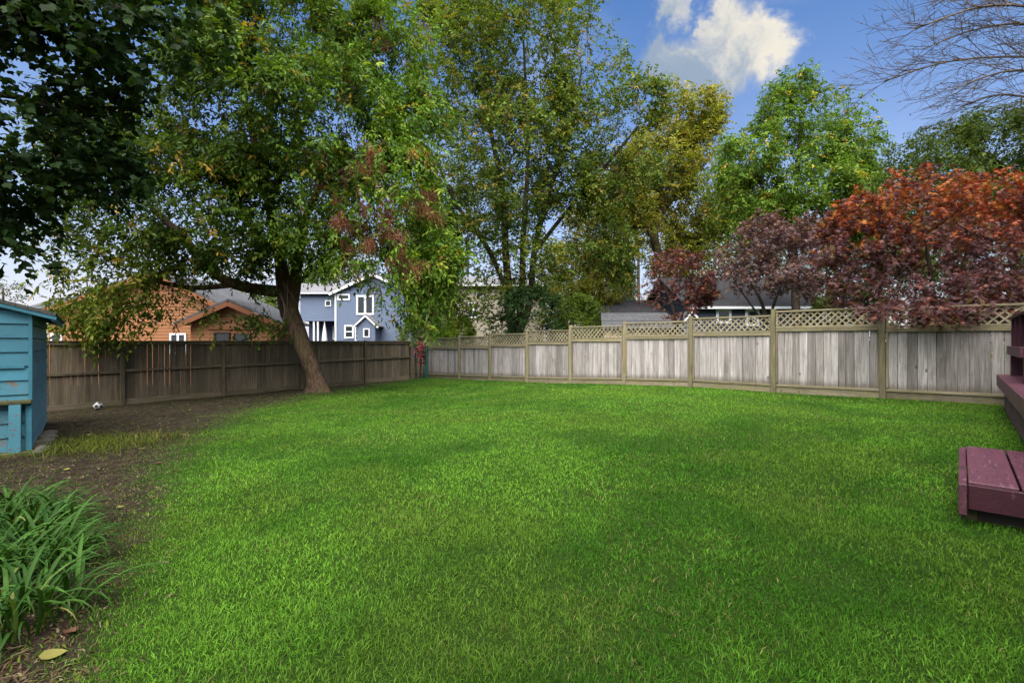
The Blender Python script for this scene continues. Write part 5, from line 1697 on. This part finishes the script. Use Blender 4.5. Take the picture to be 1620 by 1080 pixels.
def strap_mat(name, a, b, tr=0.2):
    m = bpy.data.materials.new(name); m.use_nodes = True
    g = N(m.node_tree); bs = m.node_tree.nodes['Principled BSDF']
    c = g.ramp(rnd(g), ((0.0, a), (0.75, b), (0.96, tuple(min(1, x * 1.5) for x in b)), (1.0, (0.30, 0.26, 0.09))))
    g.put(bs.inputs['Base Color'], c); bs.inputs['Roughness'].default_value = .5; bs.inputs['Specular IOR Level'].default_value = .1
    t = g.new('ShaderNodeBsdfTranslucent'); g.put(t.inputs[0], g.mix(1.0, c, (1.2, 1.2, .5), 'MULTIPLY'))
    mx = g.new('ShaderNodeMixShader'); mx.inputs[0].default_value = tr
    l = m.node_tree.links
    l.new(bs.outputs[0], mx.inputs[1]); l.new(t.outputs[0], mx.inputs[2]); l.new(mx.outputs[0], m.node_tree.nodes['Material Output'].inputs[0])
    return m


M_lily = strap_mat('daylily leaf', (0.016, 0.050, 0.008), (0.042, 0.100, 0.016))
M_weed = strap_mat('weed blade', (0.09, 0.14, 0.02), (0.17, 0.22, 0.035))


def daylilies():
    rr = random.Random(14)
    mes = []
    for k in range(16):
        me = strap(rr.uniform(.34, .58), rr.uniform(.014, .021), rr.uniform(2.0, 3.6), rr.uniform(-.16, .16), k)
        me.materials.append(M_lily); mes.append(me)
    spots = [(30, 870, 'leafy daylily clump in the middle of the shaded bed', 130), (66, 898, 'daylily clump leaning out over the lawn edge', 130),
             (25, 985, 'daylily clump drooping over the bare soil at the bed front', 130), (48, 838, 'daylily clump at the back of the bed towards the shed', 130), (-60, 930, 'daylily clump tucked against the outer bed edge', 110), (0, 820, 'daylily clump against the bed edge nearest the shed', 110)]
    for px, py, lab, n in spots:
        c = ground_at(px, py)
        root = empty('daylily', tuple(c), 0, lab, 'plant', 'daylilies in the bed')
        for k in range(n):
            a = rr.uniform(0, 6.283); q = math.sqrt(rr.random()) * .26
            x, y = math.cos(a) * q, math.sin(a) * q
            o = link('leaf', rr.choice(mes), root, None, (x, y, gz(c.x + x, c.y + y) - c.z - .01), (rr.uniform(-.25, .25), rr.uniform(-.15, .6), (a if rr.random() < .75 else rr.uniform(-1.2, .9)) + rr.gauss(0, .6)), [rr.uniform(.75, 1.15)] * 3)


daylilies()


def weeds():
    """loose weedy grass along the shed, thatch and litter on the bed"""
    r = np.random.default_rng(51)
    Vs = []
    n = 2600
    cx = ground_at(150, 705); 
    x = r.normal(cx.x, .62, n); y = r.normal(cx.y, .42, n)
    k = outside_things(x, y); x, y = x[k], y[k]; n = len(x)
    pal = pick(r, [((0.06, 0.10, 0.018), 3), ((0.10, 0.125, 0.022), 2), ((0.16, 0.13, 0.055), 1)], n) * r.uniform(.7, 1.2, (n, 1))
    V, T, Q, c = blades(x, y, r.uniform(.05, .18, n), r.uniform(.005, .010, n), np.abs(r.normal(1.0, .45, n)), pal, r)
    o = link('weed_patch', mesh_np('weed_patch', V, T, c, False, Q), None, M_grass)
    tag(o, 'straggly yellow green weeds growing beside the blue shed', 'weeds', kind='stuff')
    # dry thatch blades and small litter lying on the soil
    n = 42000
    y = 2.0 + 14 * r.random(n) ** 1.6; x = r.uniform(-1.2, .1, n) * (y + .3)
    s = soil(x, y)
    k = (r.random(n) < s * .8) & inside_yard(x, y) & outside_things(x, y)
    x, y = x[k], y[k]; n = len(x)
    pal = pick(r, [((0.22, 0.17, 0.10), 2), ((0.12, 0.075, 0.045), 3), ((0.07, 0.045, 0.03), 3), ((0.10, 0.13, 0.03), 2)], n) * r.uniform(.6, 1.2, (n, 1))
    V, T, Q, c = blades(x, y, r.uniform(.008, .030, n), r.uniform(.005, .018, n), np.abs(r.normal(2.4, .9, n)), pal, r)
    o = link('leaf_litter', mesh_np('leaf_litter', V, T, c, False, Q), None, M_grass)
    tag(o, 'brown leaf litter and dry thatch over the shaded soil', 'litter', kind='stuff')


weeds()


def fallen_leaves():
    r = random.Random(9)
    M_fy = plain_mat('fallen yellow leaf', (0.17, 0.155, 0.035), .25, .6, 30)
    M_fb = plain_mat('fallen brown leaf', (0.12, 0.055, 0.03), .3, .7, 30)
    def mk(L, mt, bend):
        pts = [(0, 0), (.15, .30), (.40, .36), (.60, .30), (.80, .20), (1, 0), (.80, -.20), (.60, -.30), (.40, -.36), (.15, -.30)]
        V = [((a - .5) * L, b * L, .02 * L + bend * L * (abs(b) * .6 + (a - .5) ** 2)) for a, b in pts] + [(0.0, 0, 0.004), (-.25 * L, 0, .004), (.25 * L, 0, .004)]
        T = [(0, 11, 1), (1, 11, 2), (2, 11, 10), (2, 10, 3), (3, 10, 12), (3, 12, 4), (4, 12, 5), (5, 12, 6), (6, 12, 7), (7, 12, 10), (7, 10, 8), (8, 10, 11), (8, 11, 9), (9, 11, 0)]
        me = mesh_np('fallen_leaf', V, T); me.materials.append(mt); return me
    ms = [mk(.085, M_fy, .5), mk(.075, M_fb, .9), mk(.065, M_fy, .8), mk(.08, M_fb, .5)]
    big = mk(.10, M_fy, .35)
    p = ground_at(84, 1040)
    tag(link('fallen_leaf', big, None, None, (p.x, p.y, p.z + .012), (.15, .1, .6)), 'big yellow fallen leaf lying on bare soil before the daylilies', 'leaf')
    p = ground_at(112, 1005)
    tag(link('fallen_leaf', ms[1], None, None, (p.x, p.y, p.z + .012), (.1, .1, 1.6)), 'rust brown curled leaf on the soil beside the big yellow leaf', 'leaf')
    spots = [(225, 712), (182, 658), (190, 806), (240, 790), (140, 690), (260, 660), (300, 650), (345, 640), (380, 648), (430, 633), (210, 672), (120, 668), (160, 745), (290, 690), (470, 640), (250, 735), (105, 745)]
    for k, (px, py) in enumerate(spots):
        p = ground_at(px, py)
        y = k % 2 == 0
        tag(link('fallen_leaf', ms[k % 4], None, None, (p.x, p.y, p.z + .02), (r.uniform(-.3, .3), r.uniform(-.3, .3), r.uniform(0, 6)), [r.uniform(.7, 1.05)] * 3),
            'small yellow leaf fallen on the thin grass under the tree' if y else 'small brown leaf fallen on the thin grass under the tree', 'leaf', 'yellow fallen leaves' if y else 'brown fallen leaves')


fallen_leaves()
